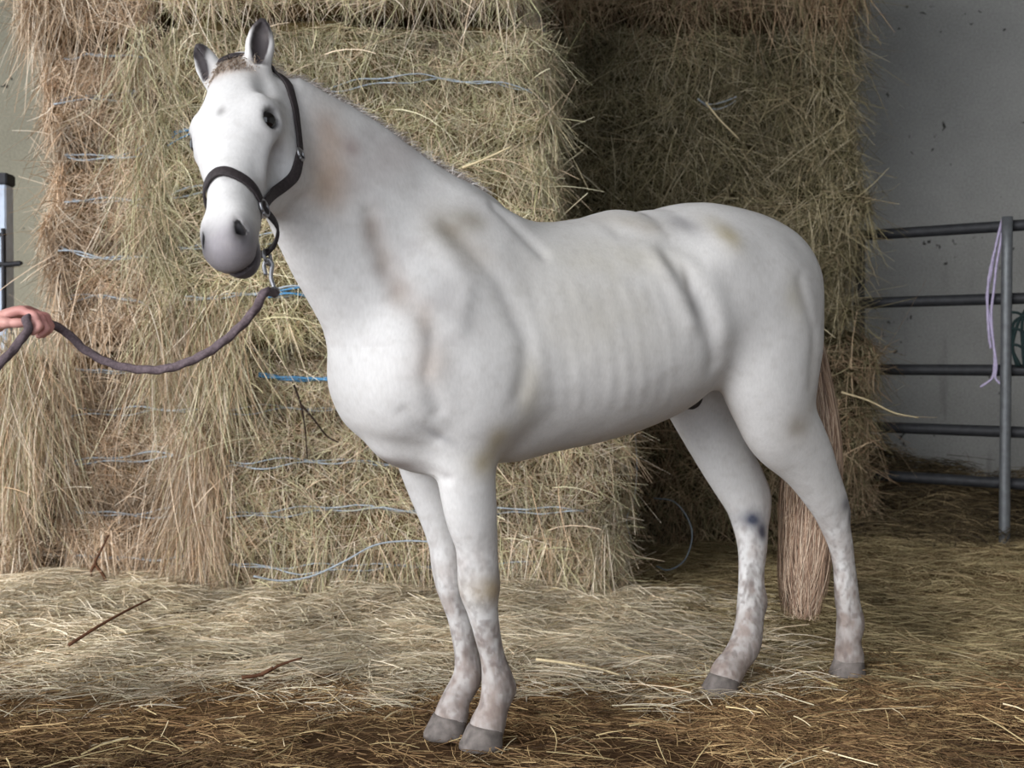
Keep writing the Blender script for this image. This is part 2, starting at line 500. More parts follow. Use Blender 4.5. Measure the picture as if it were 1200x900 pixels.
def straw_on(s, side, n, pal, length=(.05, .24), hang=.35, width=(.0018, .0045), lift=.2, out=.012):
    P, N = s.warp(s.faces(side, n))
    fn = {'f': (0, -1, 0), 'l': (-1, 0, 0), 'r': (1, 0, 0), 't': (0, 0, 1)}[side]
    N = np.where(np.linalg.norm(N, axis=1, keepdims=True) < .5, np.array(fn, float), N)
    down = np.array([0, 0, -1.0]) if side != 't' else np.array([0, -1.0, 0])
    t1 = down - N * (N @ down)[:, None]; t1 /= np.linalg.norm(t1, axis=1, keepdims=True) + 1e-6
    t2 = np.cross(N, t1)
    # tufts share a lie: low-frequency noise turns the angle
    th = (fbm(P, 4.5, s.seed + 60, 2) - .5) * 9.0
    hg = rng.random(n) < hang
    wild = rng.random(n) < .42
    th = np.where(hg, th * .30 + rng.normal(size=n) * .6, th + rng.normal(size=n) * .9)
    th = np.where(wild, rng.uniform(-math.pi, math.pi, n), th)
    D = t1 * np.cos(th)[:, None] + t2 * np.sin(th)[:, None] + N * (lift * np.abs(rng.normal(size=n)))[:, None]
    D /= np.linalg.norm(D, axis=1, keepdims=True)
    L = (length[0] + (length[1] - length[0]) * rng.random(n) ** 1.6) * np.where(rng.random(n) < .08, 1.6, 1)
    if side in 'lr': D = D + N * (.55 * rng.random(n) ** 2)[:, None]; D /= np.linalg.norm(D, axis=1, keepdims=True); L = L * 1.25
    bend = down * (L * rng.uniform(.0, .25, n))[:, None] + rng.normal(size=(n, 3)) * (L * .16)[:, None] - N * (L * lift * .5)[:, None]
    tone = np.clip(.18 + 1.6 * fbm(P, 4.5, s.seed + 80, 3), .4, 1.35) * (1 - .25 * sum(np.exp(-((P[:, 2] - l) / .04) ** 2) for l in s.lines))
    col = pick(pal, n) * tone[:, None]
    return ribbons(P + N * (out * rng.random(n))[:, None] - D * (L * .3)[:, None], D, L, rng.uniform(width[0], width[1], n), bend, col, 3, .4)

def twine_path(s, z, x0, x1, sag, seed, wrap=True):
    xs = np.linspace(x0, x1, 26)
    zz = z + sag * np.sin(np.linspace(0, math.pi, 26)) + .014 * np.sin(xs * 7 + seed) + .008 * np.sin(xs * 23 + seed * 1.7)
    P = np.stack([xs, np.full(26, s.lo[1]), zz], 1)
    W, N = s.warp(np.vstack([P]))
    W[:, 1] = np.minimum(W[:, 1], np.convolve(np.pad(W[:, 1], 3, mode='edge'), np.ones(7) / 7, 'valid')) - .018 - .022 * (.5 + .5 * np.sin(xs * 9 + seed * 2.1))
    return W

BALES = []
def bale(label, lo, hi, lines, seed, pal, sides, twines=(), core=(92, 74, 50), group=None, density=8200, hang=.45, puff=.075, width=(.0014, .0044), drape=700, length=(.05, .24)):
    t = empty('hay_bale', ((lo[0] + hi[0]) / 2, (lo[1] + hi[1]) / 2, lo[2]))
    tag(t, label, 'hay bale', group)
    s = BaleShape(lo, hi, lines, seed, puff)
    off = np.array(t.location)
    W, F = bale_mesh(s)
    c = lin(*core) * (.55 + .9 * fbm(W, 9, seed + 5))[:, None]
    mesh_obj('packed_hay', W - off, F, M_CORE, t, colors=c)
    parts = []
    size = s.hi - s.lo
    for sd, k in sides:
        area = {'f': size[0] * size[2], 'l': size[1] * size[2], 'r': size[1] * size[2], 't': size[0] * size[1]}[sd]
        n = int(area * density * k)
        v, f, cc = straw_on(s, sd, n, pal, length=length, hang=hang, width=width); parts.append((v - off, f, cc))
    nd = int(size[0] * drape)
    if nd:
        P = np.stack([rng.uniform(lo[0] + .03, hi[0] - .03, nd), np.full(nd, lo[1]), lo[2] + rng.random(nd) ** 1.5 * .35 + .02], 1)
        keep = rng.random(nd) < np.clip((fbm(P * [1, 1, .3], 3.0, seed + 91, 2) - .38) * 5, .08, 1)
        P = P[keep]; nd = len(P); P, N = s.warp(P)
        D = np.array([0, -.45, -1.0]) + rng.normal(size=(nd, 3)) * [.28, .12, .1]; D /= np.linalg.norm(D, axis=1, keepdims=True)
        L = rng.uniform(.15, .46, nd)
        col = pick(pal, nd) * (.85 + .4 * fbm(P, 4, seed + 80, 2))[:, None]
        v, f, cc = ribbons(P + [0, -.01, 0], D, L, rng.uniform(.002, .0046, nd), np.stack([rng.normal(size=nd) * .05, .12 * L, -.12 * L], 1), col, 4, .4); parts.append((v - off, f, cc))
        # odd stalks that stick out of the face
        ne = int(size[0] * size[2] * 110); P, N = s.warp(s.faces('f', ne))
        D = np.array([0, -.5, .15]) + rng.normal(size=(ne, 3)) * [.75, .25, .55]; D /= np.linalg.norm(D, axis=1, keepdims=True)
        L = rng.uniform(.10, .34, ne)
        v, f, cc = ribbons(P, D, L, rng.uniform(.003, .0062, ne), np.stack([rng.normal(size=ne) * .04, 0 * L, -.3 * L], 1), pick(pal, ne) * 1.12, 4, .5); parts.append((v - off, f, cc))
    if parts:
        tag(hair_obj('loose_strands', parts, M_STRAW, t), kind='stuff')
    for i, (z, x0, x1, sag, blue, r) in enumerate(twines):
        for dz in ((0, .012) if not blue else (0, .011, .021)):
            P = twine_path(s, z + dz, x0, x1, sag, seed + i + dz * 90)
            tube_obj('twine', P - off, r, M_TWINE_BLUE if blue else M_TWINE_PALE, t, 6, lobes=3, twist=160, depth=.18)
    BALES.append((t, s))
    return t

def lines(z0, z1, n): return [z0 + (z1 - z0) * (k + .7) / n for k in range(n)]
STK = dict(group=None)
# front stack, two columns and a top layer
L0, L1 = lines(.05, 1.12, 5), lines(1.16, 2.46, 6)
bale('lower front hay bale behind the horse forelegs, bright blue twine on its upper edge', (-1.29, 5.02, 0), (.46, 6.6, 1.125), L0, 11, STRAW[:4] + GREENISH[:3],
     [('f', 1.25), ('r', .8), ('t', .5)], [(L0[0], -1.2, .1, -.02, 0, .0035), (L0[1], -1.2, .3, .01, 0, .0035), (L0[2], -1.25, -.2, -.01, 0, .0035), (L0[3], -1.2, -.5, .0, 0, .0035), (.985, -1.06, -.74, -.01, 1, .0055)])
bale('big greenish hay bale directly behind the horse head and neck', (-1.48, 4.92, 1.13), (.15, 6.5, 2.47), L1, 12, GREENISH + STRAW[:2],
     [('f', 1.35), ('r', 1.0)], [(L1[0], -1.35, -.6, .03, 0, .004), (L1[1], -1.4, -.7, .03, 0, .0035), (L1[2], -1.42, -1.1, .02, 0, .004), (L1[3], -1.42, -1.1, .03, 1, .0032), (L1[4], -.75, .1, .02, 0, .003), (1.33, -1.0, -.80, .012, 1, .004)], core=(96, 82, 54))
bale('uppermost hay bale of the front stack, cut off by the top of the picture', (-1.46, 4.90, 2.50), (.05, 6.5, 3.5), lines(2.5, 3.5, 4), 13, STRAW[:3] + GREENISH[:2], [('f', 1.2), ('r', .5)], [(2.60, -1.1, -.2, .02, 0, .0035)], drape=250)
bale('tan hay bale at the left, its end seen in squashed layers with pale twine', (-2.02, 5.12, 1.13), (-1.50, 6.7, 2.42), L1, 14, STRAW, [('f', 1.5), ('l', .9)],
     [(L1[k] - .01, -1.95, -1.5, .02 * (-1) ** k, 0, .0042) for k in range(6)], core=(104, 84, 58), hang=.12, drape=250)
bale('lower tan hay bale at the left under the layered one', (-1.98, 5.12, 0), (-1.30, 6.7, 1.10), L0, 15, STRAW, [('f', 1.5), ('l', .6)],
     [(L0[k], -1.92, -1.3, .012 * (-1) ** k, 0, .004) for k in range(5)], core=(104, 84, 58), hang=.3)
bale('ragged hay bale overhanging the top left of the stack', (-2.10, 5.05, 2.44), (-1.49, 6.6, 3.3), lines(2.45, 3.3, 3), 16, STRAW[:3] + BROWN[:2], [('f', 1.4), ('l', .9)], puff=.09, drape=500)
bale('low hay bale at the left edge with long straw hanging down its face', (-3.3, 5.08, 0), (-1.98, 6.0, 1.04), lines(0, 1.02, 4), 17, STRAW[:4] + BROWN[:2], [('f', 1.5), ('t', .6)], hang=.8)
# the stack further back on the right, in the shade
R1 = lines(1.22, 2.62, 5)
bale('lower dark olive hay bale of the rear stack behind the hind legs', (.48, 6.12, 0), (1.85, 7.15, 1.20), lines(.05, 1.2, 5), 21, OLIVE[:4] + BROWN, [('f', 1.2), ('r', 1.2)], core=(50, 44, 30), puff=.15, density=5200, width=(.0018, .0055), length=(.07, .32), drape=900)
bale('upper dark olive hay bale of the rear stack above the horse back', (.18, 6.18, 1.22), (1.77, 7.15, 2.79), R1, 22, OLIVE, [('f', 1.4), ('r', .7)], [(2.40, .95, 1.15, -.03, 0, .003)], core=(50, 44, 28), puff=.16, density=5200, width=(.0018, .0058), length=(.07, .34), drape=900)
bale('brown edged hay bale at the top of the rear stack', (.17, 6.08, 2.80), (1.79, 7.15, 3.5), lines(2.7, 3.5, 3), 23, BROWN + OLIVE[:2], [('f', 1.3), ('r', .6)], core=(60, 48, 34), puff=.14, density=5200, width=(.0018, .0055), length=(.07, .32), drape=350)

def curtain(name, label, n, x0, x1, y, z0, z1, pal, length, seed, spread=.16):
    c = rng.uniform(x0, x1, 26); k = rng.integers(0, 26, n)
    P = np.stack([c[k] + rng.normal(size=n) * .045, y - .03 * rng.random(n), rng.uniform(z0, z1, n)], 1)
    D = np.stack([rng.normal(size=n) * spread, -.12 - .12 * rng.random(n), -np.ones(n)], 1) + (rng.normal(size=(26, 3)) * [.14, 0, 0])[k]
    D /= np.linalg.norm(D, axis=1, keepdims=True)
    L = rng.uniform(*length, n)
    col = pick(pal, n) * rng.uniform(.6, 1.2, 26)[k][:, None]
    bend = np.stack([rng.normal(size=n) * .05, .10 * L, -.05 * L], 1)
    o = hair_obj(name, [ribbons(P, D, L, rng.uniform(.0014, .0038, n), bend, col, 4, .4)], M_STRAW)
    return tag(o, label, 'hay', None, 'stuff')
curtain('hanging_hay', 'curtain of long pale hay hanging from the crevice under the lead rope', 1000, -1.50, -1.10, 4.90, .95, 1.36, STRAW + GREENISH, (.10, .44), 301, .38)
curtain('hanging_hay', 'long tan hay hanging over the seam at the left edge below the hand', 1500, -2.20, -1.88, 5.0, .55, 1.22, STRAW + GREENISH[:3], (.12, .46), 302, .36)
curtain('hanging_hay', 'ragged hay drooping over the seam between the lower front bales', 1100, -1.42, -1.20, 4.98, .30, .78, STRAW + GREENISH[:1], (.12, .4), 303, .3)
curtain('hanging_hay', 'greenish hay spilling over the seam left of the horse ears', 800, -1.58, -1.42, 4.92, 1.5, 2.45, GREENISH + STRAW[:2], (.10, .34), 304, .6)

# ------------------------------------------------------------------ the horse
HORSE_O = (0.3895, 3.6185); HORSE_RZ = math.radians(213)
POLL = np.array([1.302, 0.035, 1.775])
_y, _p, _roll = math.radians(46), math.radians(51), math.radians(-16)
_h = np.array([math.cos(_y), math.sin(_y), 0])
HF = math.cos(_p) * _h + np.array([0, 0, -math.sin(_p)])          # poll -> nose
HS = np.array([-math.sin(_y), math.cos(_y), 0])                   # left side of the head
HD = math.sin(_p) * _h + np.array([0, 0, math.cos(_p)])           # out of the face
_R = np.array(Matrix.Rotation(_roll, 3, Vector((-.545, -.839, 0))))  # slight tilt of the head
HF, HS, HD = _R @ HF, _R @ HS, _R @ HD
HEAD = 0.93
def hp(a, s, d): return POLL + HEAD * (a * HF + s * HS + d * HD)

def build_horse():
    fld = Field(np.arange(-1.02, 1.62, .006), np.arange(-.36, .5, .006), np.arange(0, 1.98, .006))
    # trunk: x, y, z(widest), half width, up, down
    T = [(0.90, 1.03, .085, 1.15, .90), (0.82, 1.03, .165, 1.27, .825), (0.72, 1.04, .205, 1.42, .785), (0.60, 1.06, .225, 1.512, .775),
         (0.50, 1.08, .243, 1.478, .778), (0.38, 1.09, .262, 1.458, .798), (0.20, 1.10, .278, 1.478, .824), (0.02, 1.13, .282, 1.522, .872),
         (-0.11, 1.21, .272, 1.542, .955), (-0.23, 1.29, .262, 1.556, 1.055), (-0.42, 1.29, .24, 1.535, 1.07), (-0.51, 1.26, .185, 1.485, 1.04), (-0.58, 1.23, .115, 1.40, 1.08)]
    fld.limb([(x, 0, zc, w, t - zc, zc - b) for x, zc, w, t, b in T], k=0.02, n=12)
    # neck from crest / underline pairs
    N = [((0.60, 1.505), (0.90, 0.98), .155, 0), ((0.79, 1.60), (0.985, 1.14), .125, 0), ((0.93, 1.682), (1.05, 1.265), .103, .002),
         ((1.06, 1.735), (1.115, 1.39), .09, .01), ((1.165, 1.762), (1.165, 1.50), .082, .018), ((1.25, 1.755), (1.235, 1.56), .074, .028)]
    st = []
    for (cx, cz), (ux, uz), w, yy in N:
        c = np.array([cx, cz]); u = np.array([ux, uz]); L = np.linalg.norm(c - u); m = u + (c - u) * 0.44
        st.append((m[0], yy, m[1], w, L * 0.56, L * 0.44))
    fld.limb(st, k=0.09)
    fld.limb([(0.56, 0, 1.47, .03, .05, .05), (0.75, 0, 1.555, .03, .05, .05), (0.95, 0, 1.655, .028, .05, .05), (1.12, .01, 1.715, .028, .05, .05)], k=0.06)
    # ---- head
    Hs = [(-.05, -.10, .062, .075, .085), (.05, -.092, .082, .09, .12), (.12, -.085, .100, .09, .175), (.20, -.082, .104, .088, .20),
          (.27, -.08, .092, .083, .18), (.34, -.076, .071, .076, .125), (.42, -.072, .057, .068, .09), (.49, -.072, .054, .064, .076), (.55, -.076, .051, .058, .064), (.60, -.085, .042, .040, .048)]
    fld.limb([(*hp(a, 0, d), w, t, b) for a, d, w, t, b in Hs], k=0.05, hint=HD)
    AX = (HF, HS, HD)
    for s in (-1, 1):
        fld.blob(hp(.175, s * .085, -.050), (.058, .026, .030), 0.045, AX)           # brow and orbit
        fld.limb([(*hp(.19, s * .083, -.078), .018, .014, .014), (*hp(.29, s * .079, -.078), .016, .012, .012), (*hp(.36, s * .062, -.08), .012, .01, .01)], k=0.03, hint=HD)
        fld.blob(hp(.17, s * .082, -.185), (.11, .034, .09), 0.04, AX)           # cheek
        fld.blob(hp(.562, s * .034, -.052), (.055, .024, .034), 0.035, AX)          # nostril wing
        fld.blob(hp(.213, s * .108, -.046), (.026, .020, .021), 0.012, AX, sub=True)  # eye socket
        fld.blob(hp(.29, s * .085, -.125), (.05, .02, .03), 0.05, AX, sub=True)    # hollow below the cheek ridge
        fld.blob(hp(.09, s * .094, -.036), (.03, .008, .014), 0.04, AX, sub=True)  # hollow above the eye
    fld.blob(hp(.575, 0, -.135), (.045, .036, .032), 0.03, AX)                     # lower lip and chin
    fld.blob(hp(.605, 0, -.065), (.03, .045, .04), 0.03, AX)                       # upper lip
    for s in (-1, 1):
        fld.limb([(*hp(.560, s * .038, -.028), .005, .008, .008), (*hp(.588, s * .042, -.040), .010, .014, .014), (*hp(.610, s * .034, -.050), .007, .01, .01)], k=0.012, hint=HD, sub=True)
    fld.limb([(*hp(.535, -.07, -.112), .02, .004, .004), (*hp(.60, -.045, -.114), .03, .004, .004), (*hp(.635, 0, -.112), .03, .004, .004), (*hp(.60, .045, -.114), .03, .004, .004), (*hp(.535, .07, -.112), .02, .004, .004)], k=0.008, hint=HD, sub=True)
    # ears
    UP = np.array([0, 0, 1.0])
    for s in (-1, 1):
        base = hp(-.005, s * .058, -.055)
        ax = 0.80 * UP + (0.10 if s > 0 else -0.42) * HS - 0.10 * _h + (0.12 * _h if s > 0 else -0.02 * _h); ax /= np.linalg.norm(ax)
        face = 0.9 * _h + s * 0.35 * HS + (0.0 if s > 0 else 0.25) * HS * -1
        tip = base + ax * 0.128
        pts = [base - ax * 0.03, base + ax * 0.025, base + ax * 0.065, base + ax * 0.102, tip]
        rs = [.028, .033, .035, .023, .004]
        fld.limb([(*p, r, r * .75, r * .75) for p, r in zip(pts, rs)], k=0.02, hint=face, n=5)
        off = face / np.linalg.norm(face)
        pts = [base + ax * 0.03 + off * .024, base + ax * 0.06 + off * .021, base + ax * 0.09 + off * .014, base + ax * .112 + off * .006]
        fld.limb([(*p, r, r * .9, r * .9) for p, r in zip(pts, [.014, .022, .016, .005])], k=0.006, hint=face, n=5, sub=True)
    # ---- fore legs: x y z, side, front, back
    def leg(st, k): fld.limb(st, k=k, hint=(1, 0, 0), n=14)
    leg([(.70, .13, 1.02, .065, .12, .13), (.695, .125, .90, .07, .105, .115), (.687, .115, .79, .065, .084, .088), (.664, .105, .66, .058, .073, .075), (.641, .095, .583, .050, .061, .062),
         (.629, .085, .515, .050, .058, .058), (.618, .076, .455, .052, .060, .058), (.607, .067, .40, .042, .045, .047), (.581, .055, .313, .031, .037, .040), (.557, .046, .235, .031, .036, .041),
         (.540, .040, .160, .040, .046, .054), (.550, .037, .104, .037, .044, .046), (.566, .034, .06, .046, .052, .052), (.572, .034, .04, .045, .049, .049)], 0.07)
    leg([(.70, -.14, 1.02, .06, .12, .12), (.685, -.138, .90, .07, .10, .115), (.664, -.135, .77, .062, .084, .085), (.642, -.125, .662, .050, .063, .063), (.618, -.115, .555, .042, .049, .049),
         (.612, -.111, .49, .044, .048, .048), (.603, -.109, .44, .044, .047, .045), (.593, -.108, .385, .034, .037, .037), (.569, -.106, .312, .030, .036, .038), (.553, -.104, .222, .031, .038, .041),
         (.550, -.104, .158, .037, .043, .048), (.588, -.103, .098, .037, .045, .044), (.603, -.102, .058, .046, .05, .05), (.608, -.102, .04, .045, .048, .048)], 0.07)
    # ---- hind legs
    leg([(-.33, .13, 1.30, .10, .19, .20), (-.345, .15, 1.15, .112, .20, .21), (-.36, .163, 1.03, .110, .17, .185), (-.38, .165, .96, .102, .150, .170), (-.435, .16, .865, .084, .135, .135), (-.555, .145, .752, .068, .102, .104),
         (-.655, .130, .63, .052, .072, .076), (-.712, .120, .55, .044, .056, .056), (-.760, .110, .455, .038, .046, .046), (-.787, .100, .385, .034, .041, .044), (-.809, .092, .279, .036, .043, .049), (-.828, .087, .22, .038, .044, .050),
         (-.840, .083, .175, .043, .047, .055), (-.836, .078, .115, .039, .046, .046), (-.848, .072, .06, .048, .053, .053), (-.852, .071, .04, .047, .050, .050)], 0.05)
    leg([(-.34, -.12, 1.30, .10, .19, .20), (-.345, -.14, 1.15, .112, .20, .21), (-.345, -.145, 1.03, .108, .175, .18), (-.375, -.14, .918, .085, .130, .135), (-.431, -.13, .804, .076, .115, .117), (-.484, -.11, .69, .068, .098, .100),
         (-.522, -.09, .60, .060, .082, .084), (-.531, -.077, .53, .052, .068, .068), (-.526, -.06, .45, .043, .055, .056), (-.514, -.05, .378, .038, .048, .049), (-.498, -.037, .291, .038, .047, .052), (-.471, -.02, .20, .041, .047, .054),
         (-.445, -.01, .14, .044, .053, .060), (-.398, -.004, .092, .041, .052, .052), (-.358, 0, .058, .050, .056, .056), (-.345, 0, .04, .048, .052, .052)], 0.05)
    # points of hock, ergots
    fld.limb([(-.64, .14, .71, .018, .02, .02), (-.705, .13, .63, .024, .026, .026), (-.745, .122, .57, .022, .024, .024)], k=0.04, hint=(1, 0, 0))
    fld.limb([(-.56, -.10, .70, .02, .022, .022), (-.597, -.088, .615, .026, .028, .028), (-.585, -.078, .55, .024, .026, .026)], k=0.04, hint=(1, 0, 0))
    fld.blob((-.541, -.035, .26), (.02, .02, .04), 0.03)
    fld.blob((.495, .041, .15), (.016, .018, .025), 0.02); fld.blob((-.882, .08, .165), (.018, .018, .025), 0.02)
    # ---- muscles and bones
    for s in (-1, 1):
        fld.limb([(.62, s * .07, 1.44, .03, .09, .09), (.74, s * .135, 1.26, .05, .10, .12), (.85, s * .155, 1.07, .055, .07, .09)], k=0.09, hint=(1, 0, 0))   # shoulder blade
        fld.blob((.64, s * .165, 1.02), (.13, .075, .13), 0.09)                         # triceps
        fld.blob((.855, s * .10, 1.0), (.095, .085, .12), 0.09)                          # breast
        fld.blob((-.425, s * .13, 1.13), (.18, .105, .23), 0.07)                          # buttock
        fld.blob((-.14, s * .19, 1.36), (.055, .05, .045), 0.10)                        # point of the hip
        fld.blob((-.30, s * .175, 1.22), (.17, .085, .20), 0.08)                          # thigh front
    fld.blob((-.175, .03, .955), (.045, .03, .045), 0.012)                                # sheath
    fld.blob((.72, 0, .84), (.16, .10, .075), 0.06)
    V, F = fld.mesh()
    V = relax(V, F, 4)
    e = np.vstack([F[:, [0, 1]], F[:, [1, 2]], F[:, [2, 3]], F[:, [3, 0]]]); e = np.vstack([e, e[:, ::-1]])
    deg = np.bincount(e[:, 0], minlength=len(V))[:, None]
    soft = np.clip((1.12 - V[:, 0]) / .1, 0, 1)[:, None] * .5            # the coat rounds off small ridges; the head stays crisp
    for _ in range(12):
        avg = np.stack([np.bincount(e[:, 0], weights=V[e[:, 1], q], minlength=len(V)) for q in range(3)], 1) / deg
        V = V + soft * (avg - V)
    return V, F

def seg_dist(Q, line):
    """distance of 2D points to a polyline, and the place along it"""
    best = np.full(len(Q), 9.0); line = np.asarray(line, float)
    for a, b in zip(line[:-1], line[1:]):
        ab = b - a; t = np.clip(((Q - a) @ ab) / (ab @ ab), 0, 1)
        best = np.minimum(best, np.linalg.norm(Q - (a + t[:, None] * ab), axis=1))
    return best

def sculpt_horse(V, F):
    N = vnormals(V, F)
    Q = V[:, [0, 2]]
    side = np.clip((np.abs(V[:, 1]) - 0.04) / 0.05, 0, 1) * np.clip(np.abs(N[:, 1]) * 1.6, 0, 1)
    D = np.zeros(len(V))
    for line, width, depth in [
        ([(.075, 1.36), (.039, 1.288), (0, 1.216), (-.033, 1.131), (-.059, 1.058)], .034, -.012),
        ([(.12, 1.33), (.085, 1.25), (.05, 1.17)], .035, .008),
        ([(-.02, 1.33), (-.055, 1.25), (-.085, 1.16)], .05, .008),
        ([(.96, 1.431), (.932, 1.326), (.901, 1.231), (.84, 1.146)], .030, -.009),
        ([(.90, .935), (.86, .90), (.80, .865)], .018, -.005),
        ([(.889, .815), (.832, .788), (.764, .755)], .014, -.011),
        ([(.593, 1.472), (.544, 1.418), (.483, 1.351)], .022, -.007),
        ([(.755, 1.403), (.64, 1.268), (.574, 1.114), (.60, .98)], .030, -.008),
        ([(.843, 1.113), (.863, 1.027), (.819, .941)], .022, -.006),
        ([(.80, 1.36), (.74, 1.26), (.77, 1.15)], .030, .006),
        ([(.20, 1.43), (.05, 1.40), (-.02, 1.36)], .030, -.006),
        ([(-.40, 1.30), (-.47, 1.15), (-.46, 1.0)], .03, -.005)]:
        d = seg_dist(Q, line)
        D += depth * np.exp(-(d / width) ** 2) * side
    for k in range(9):                                               # ribs
        x = .54 - .052 * k
        d = seg_dist(Q, [(x + .03, 1.26), (x, 1.10), (x - .035, .95)])
        D += .0016 * np.exp(-(d / .016) ** 2) * side * (fbm(V, 6, 31 + k) * 2 - .4)
    D += (fbm(V, 9, 3) - .5) * .006
    return V + N * D[:, None]

def horse_tint(V, F):
    N = vnormals(V, F)
    n1 = fbm(V, 14, 5); n2 = fbm(V, 45, 8); n3 = fbm(V, 5, 11)
    base = np.array([.63, .615, .605])
    c = np.tile(base, (len(V), 1)) * (0.88 + 0.22 * n3[:, None])
    def mix(w, col):
        nonlocal c
        w = np.clip(w, 0, 1)[:, None]
        c = c * (1 - w) + np.asarray(col) * w
    Q = V[:, [0, 2]]; left = np.clip(V[:, 1] / .03, 0, 1)
    def spot(x, z, rx, rz, col, amt, side=left, rot=0.0):
        dx = Q[:, 0] - x; dz = Q[:, 1] - z; cr, sr = math.cos(rot), math.sin(rot)
        e = np.exp(-(((dx * cr + dz * sr) / rx) ** 2 + ((-dx * sr + dz * cr) / rz) ** 2))
        mix(amt * e * (0.35 + 1.3 * n1) * side, col)
    tan = lin(176, 150, 126); grey = lin(128, 118, 112); yel = lin(170, 155, 122); dk = lin(92, 90, 96)
    spot(1.06, 1.58, .055, .11, lin(186, 158, 138), .75)
    spot(1.08, 1.49, .05, .06, lin(186, 160, 134), .55)
    spot(.996, 1.60, .025, .03, lin(150, 125, 122), .7)
    spot(.86, 1.60, .16, .05, lin(158, 146, 144), .5, rot=-.5)         # grey below the mane
    spot(.76, 1.40, .06, .06, lin(138, 128, 112), .75); spot(.69, 1.43, .05, .04, lin(140, 132, 118), .6)
    spot(.70, 1.33, .06, .04, lin(160, 150, 138), .5)
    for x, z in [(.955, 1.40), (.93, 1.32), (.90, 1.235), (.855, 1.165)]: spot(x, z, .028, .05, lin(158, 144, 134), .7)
    spot(.85, 1.06, .05, .06, lin(178, 160, 146), .4)
    spot(.13, 1.455, .09, .035, lin(165, 155, 140), .6); spot(-.03, 1.46, .05, .03, lin(125, 122, 126), .5); spot(-.14, 1.43, .045, .05, lin(168, 156, 128), .75)
    spot(.04, 1.29, .014, .05, lin(120, 115, 112), .6); spot(.03, 1.22, .03, .04, lin(150, 148, 150), .5)
    spot(.35, 1.20, .25, .16, lin(186, 180, 166), .4); spot(.25, 1.35, .2, .06, lin(190, 184, 168), .4)
    spot(.66, .80, .05, .04, yel, .7); spot(.64, .86, .04, .04, yel, .5); spot(.57, .98, .04, .08, lin(185, 176, 156), .5)
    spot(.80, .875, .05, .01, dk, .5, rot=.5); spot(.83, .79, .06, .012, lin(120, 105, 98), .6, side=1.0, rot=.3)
    spot(-.42, .86, .06, .05, lin(150, 140, 128), .6); spot(-.37, 1.25, .05, .06, lin(178, 170, 150), .5); spot(-.48, .99, .04, .12, lin(170, 165, 158), .5)
    spot(-.185, .935, .05, .04, lin(34, 30, 32), 1.8, side=((np.abs(V[:, 1] - .02) < .06) & (V[:, 2] < .985)) * 1.0)
    # dirty legs: skin, mud and pink-grey blotches below the knees and hocks
    z = V[:, 2]; leg = np.clip((.66 - z) / .35, 0, 1) * (z < .7)
    hind = V[:, 0] < 0
    n4 = fbm(V * [1, 1, .5], 42, 61, 3); n5 = fbm(V * [1, 1, .6], 85, 67, 2)
    mix(leg * np.clip((n4 - .40) * 3.2, 0, 1) * .8, lin(152, 136, 128))
    mix(leg * np.clip((n5 - .52) * 6, 0, 1) * .55, lin(112, 98, 95))
    mix(np.clip((.34 - z) / .24, 0, 1) * .62 * (0.5 + n2), lin(128, 112, 104))
    streak = fbm(np.stack([V[:, 0] * 4, V[:, 1] * 4, V[:, 2] * .6], 1), 14, 21)
    mix(leg * np.clip((streak - .54) * 7, 0, 1) * .55, lin(108, 98, 94))
    right = 1 - np.clip((V[:, 1] + .02) / .04, 0, 1)
    spot(.62, .45, .05, .035, lin(160, 142, 112), .8)
    spot(-.50, .54, .035, .03, lin(72, 76, 92), .95, side=hind * 1.0); spot(-.535, .50, .025, .035, lin(62, 62, 76), 1.0, side=hind * 1.0)
    spot(-.72, .60, .03, .03, lin(90, 88, 94), .7); spot(-.75, .55, .015, .04, lin(84, 80, 82), .7)
    # head, in its own frame
    R = (V - POLL) / HEAD; a, s, d = R @ HF, R @ HS, R @ HD
    onh = (a > -.1) & (d > -.33) & (np.abs(s) < .16) & (V[:, 0] > 1.05)
    onh = onh.astype(float)
    e3 = lambda ca, cs, cd, ra, rs, rd: np.exp(-(((a - ca) / ra) ** 2 + ((s - cs) / rs) ** 2 + ((d - cd) / rd) ** 2)) * onh
    mix(np.clip((a - .53) / .08, 0, 1) * onh * .8, lin(130, 124, 130))
    mix(e3(.60, 0, -.125, .06, .08, .035) * 1.1, lin(66, 60, 64))
    mix(np.clip((a - .555) / .06, 0, 1) * np.clip((-.085 - d) / .03, 0, 1) * onh * .6, lin(84, 78, 82))
    mix(e3(.62, 0, -.055, .03, .05, .03) * .55, lin(104, 98, 104))
    for q in (-1, 1):
        mix(e3(.590, q * .041, -.040, .036, .020, .028) * 1.35, lin(44, 40, 42))
        mix(e3(.21, q * .10, -.05, .038, .03, .030) * 1.1, lin(82, 78, 80))
        mix(e3(.29, q * .08, -.10, .09, .035, .045) * .5, lin(142, 138, 144))  # shade of the cheek hollow, painted into the coat colour
    mix(e3(.20, 0, 0, .016, .012, .05) * .75, lin(120, 116, 116))
    mix(e3(.43, .02, 0, .014, .012, .05) * .45, lin(130, 126, 128))
    mix(e3(.02, 0, -.02, .035, .06, .06) * .8, lin(150, 128, 110))
    for q in (-1, 1):                                                 # dark inside of the ears
        base = hp(-.005, q * .058, -.055)
        r = (V - base); up = r[:, 2]; facing = N @ _h
        near = (np.linalg.norm(r - np.array([0, 0, .065]), axis=1) < .10) & (up > .012)
        ax_ = np.array([0, 0, 1.0]) * .8 + (0.10 if q > 0 else -0.42) * HS; ax_ /= np.linalg.norm(ax_)
        rad = np.linalg.norm(r - np.outer(r @ ax_, ax_), axis=1)
        mix(near * np.clip((.031 - rad) / .008, 0, 1) * np.clip(facing * 2 + .3, 0, 1) * 1.0 * (r @ ax_ > .008), lin(46, 40, 42))
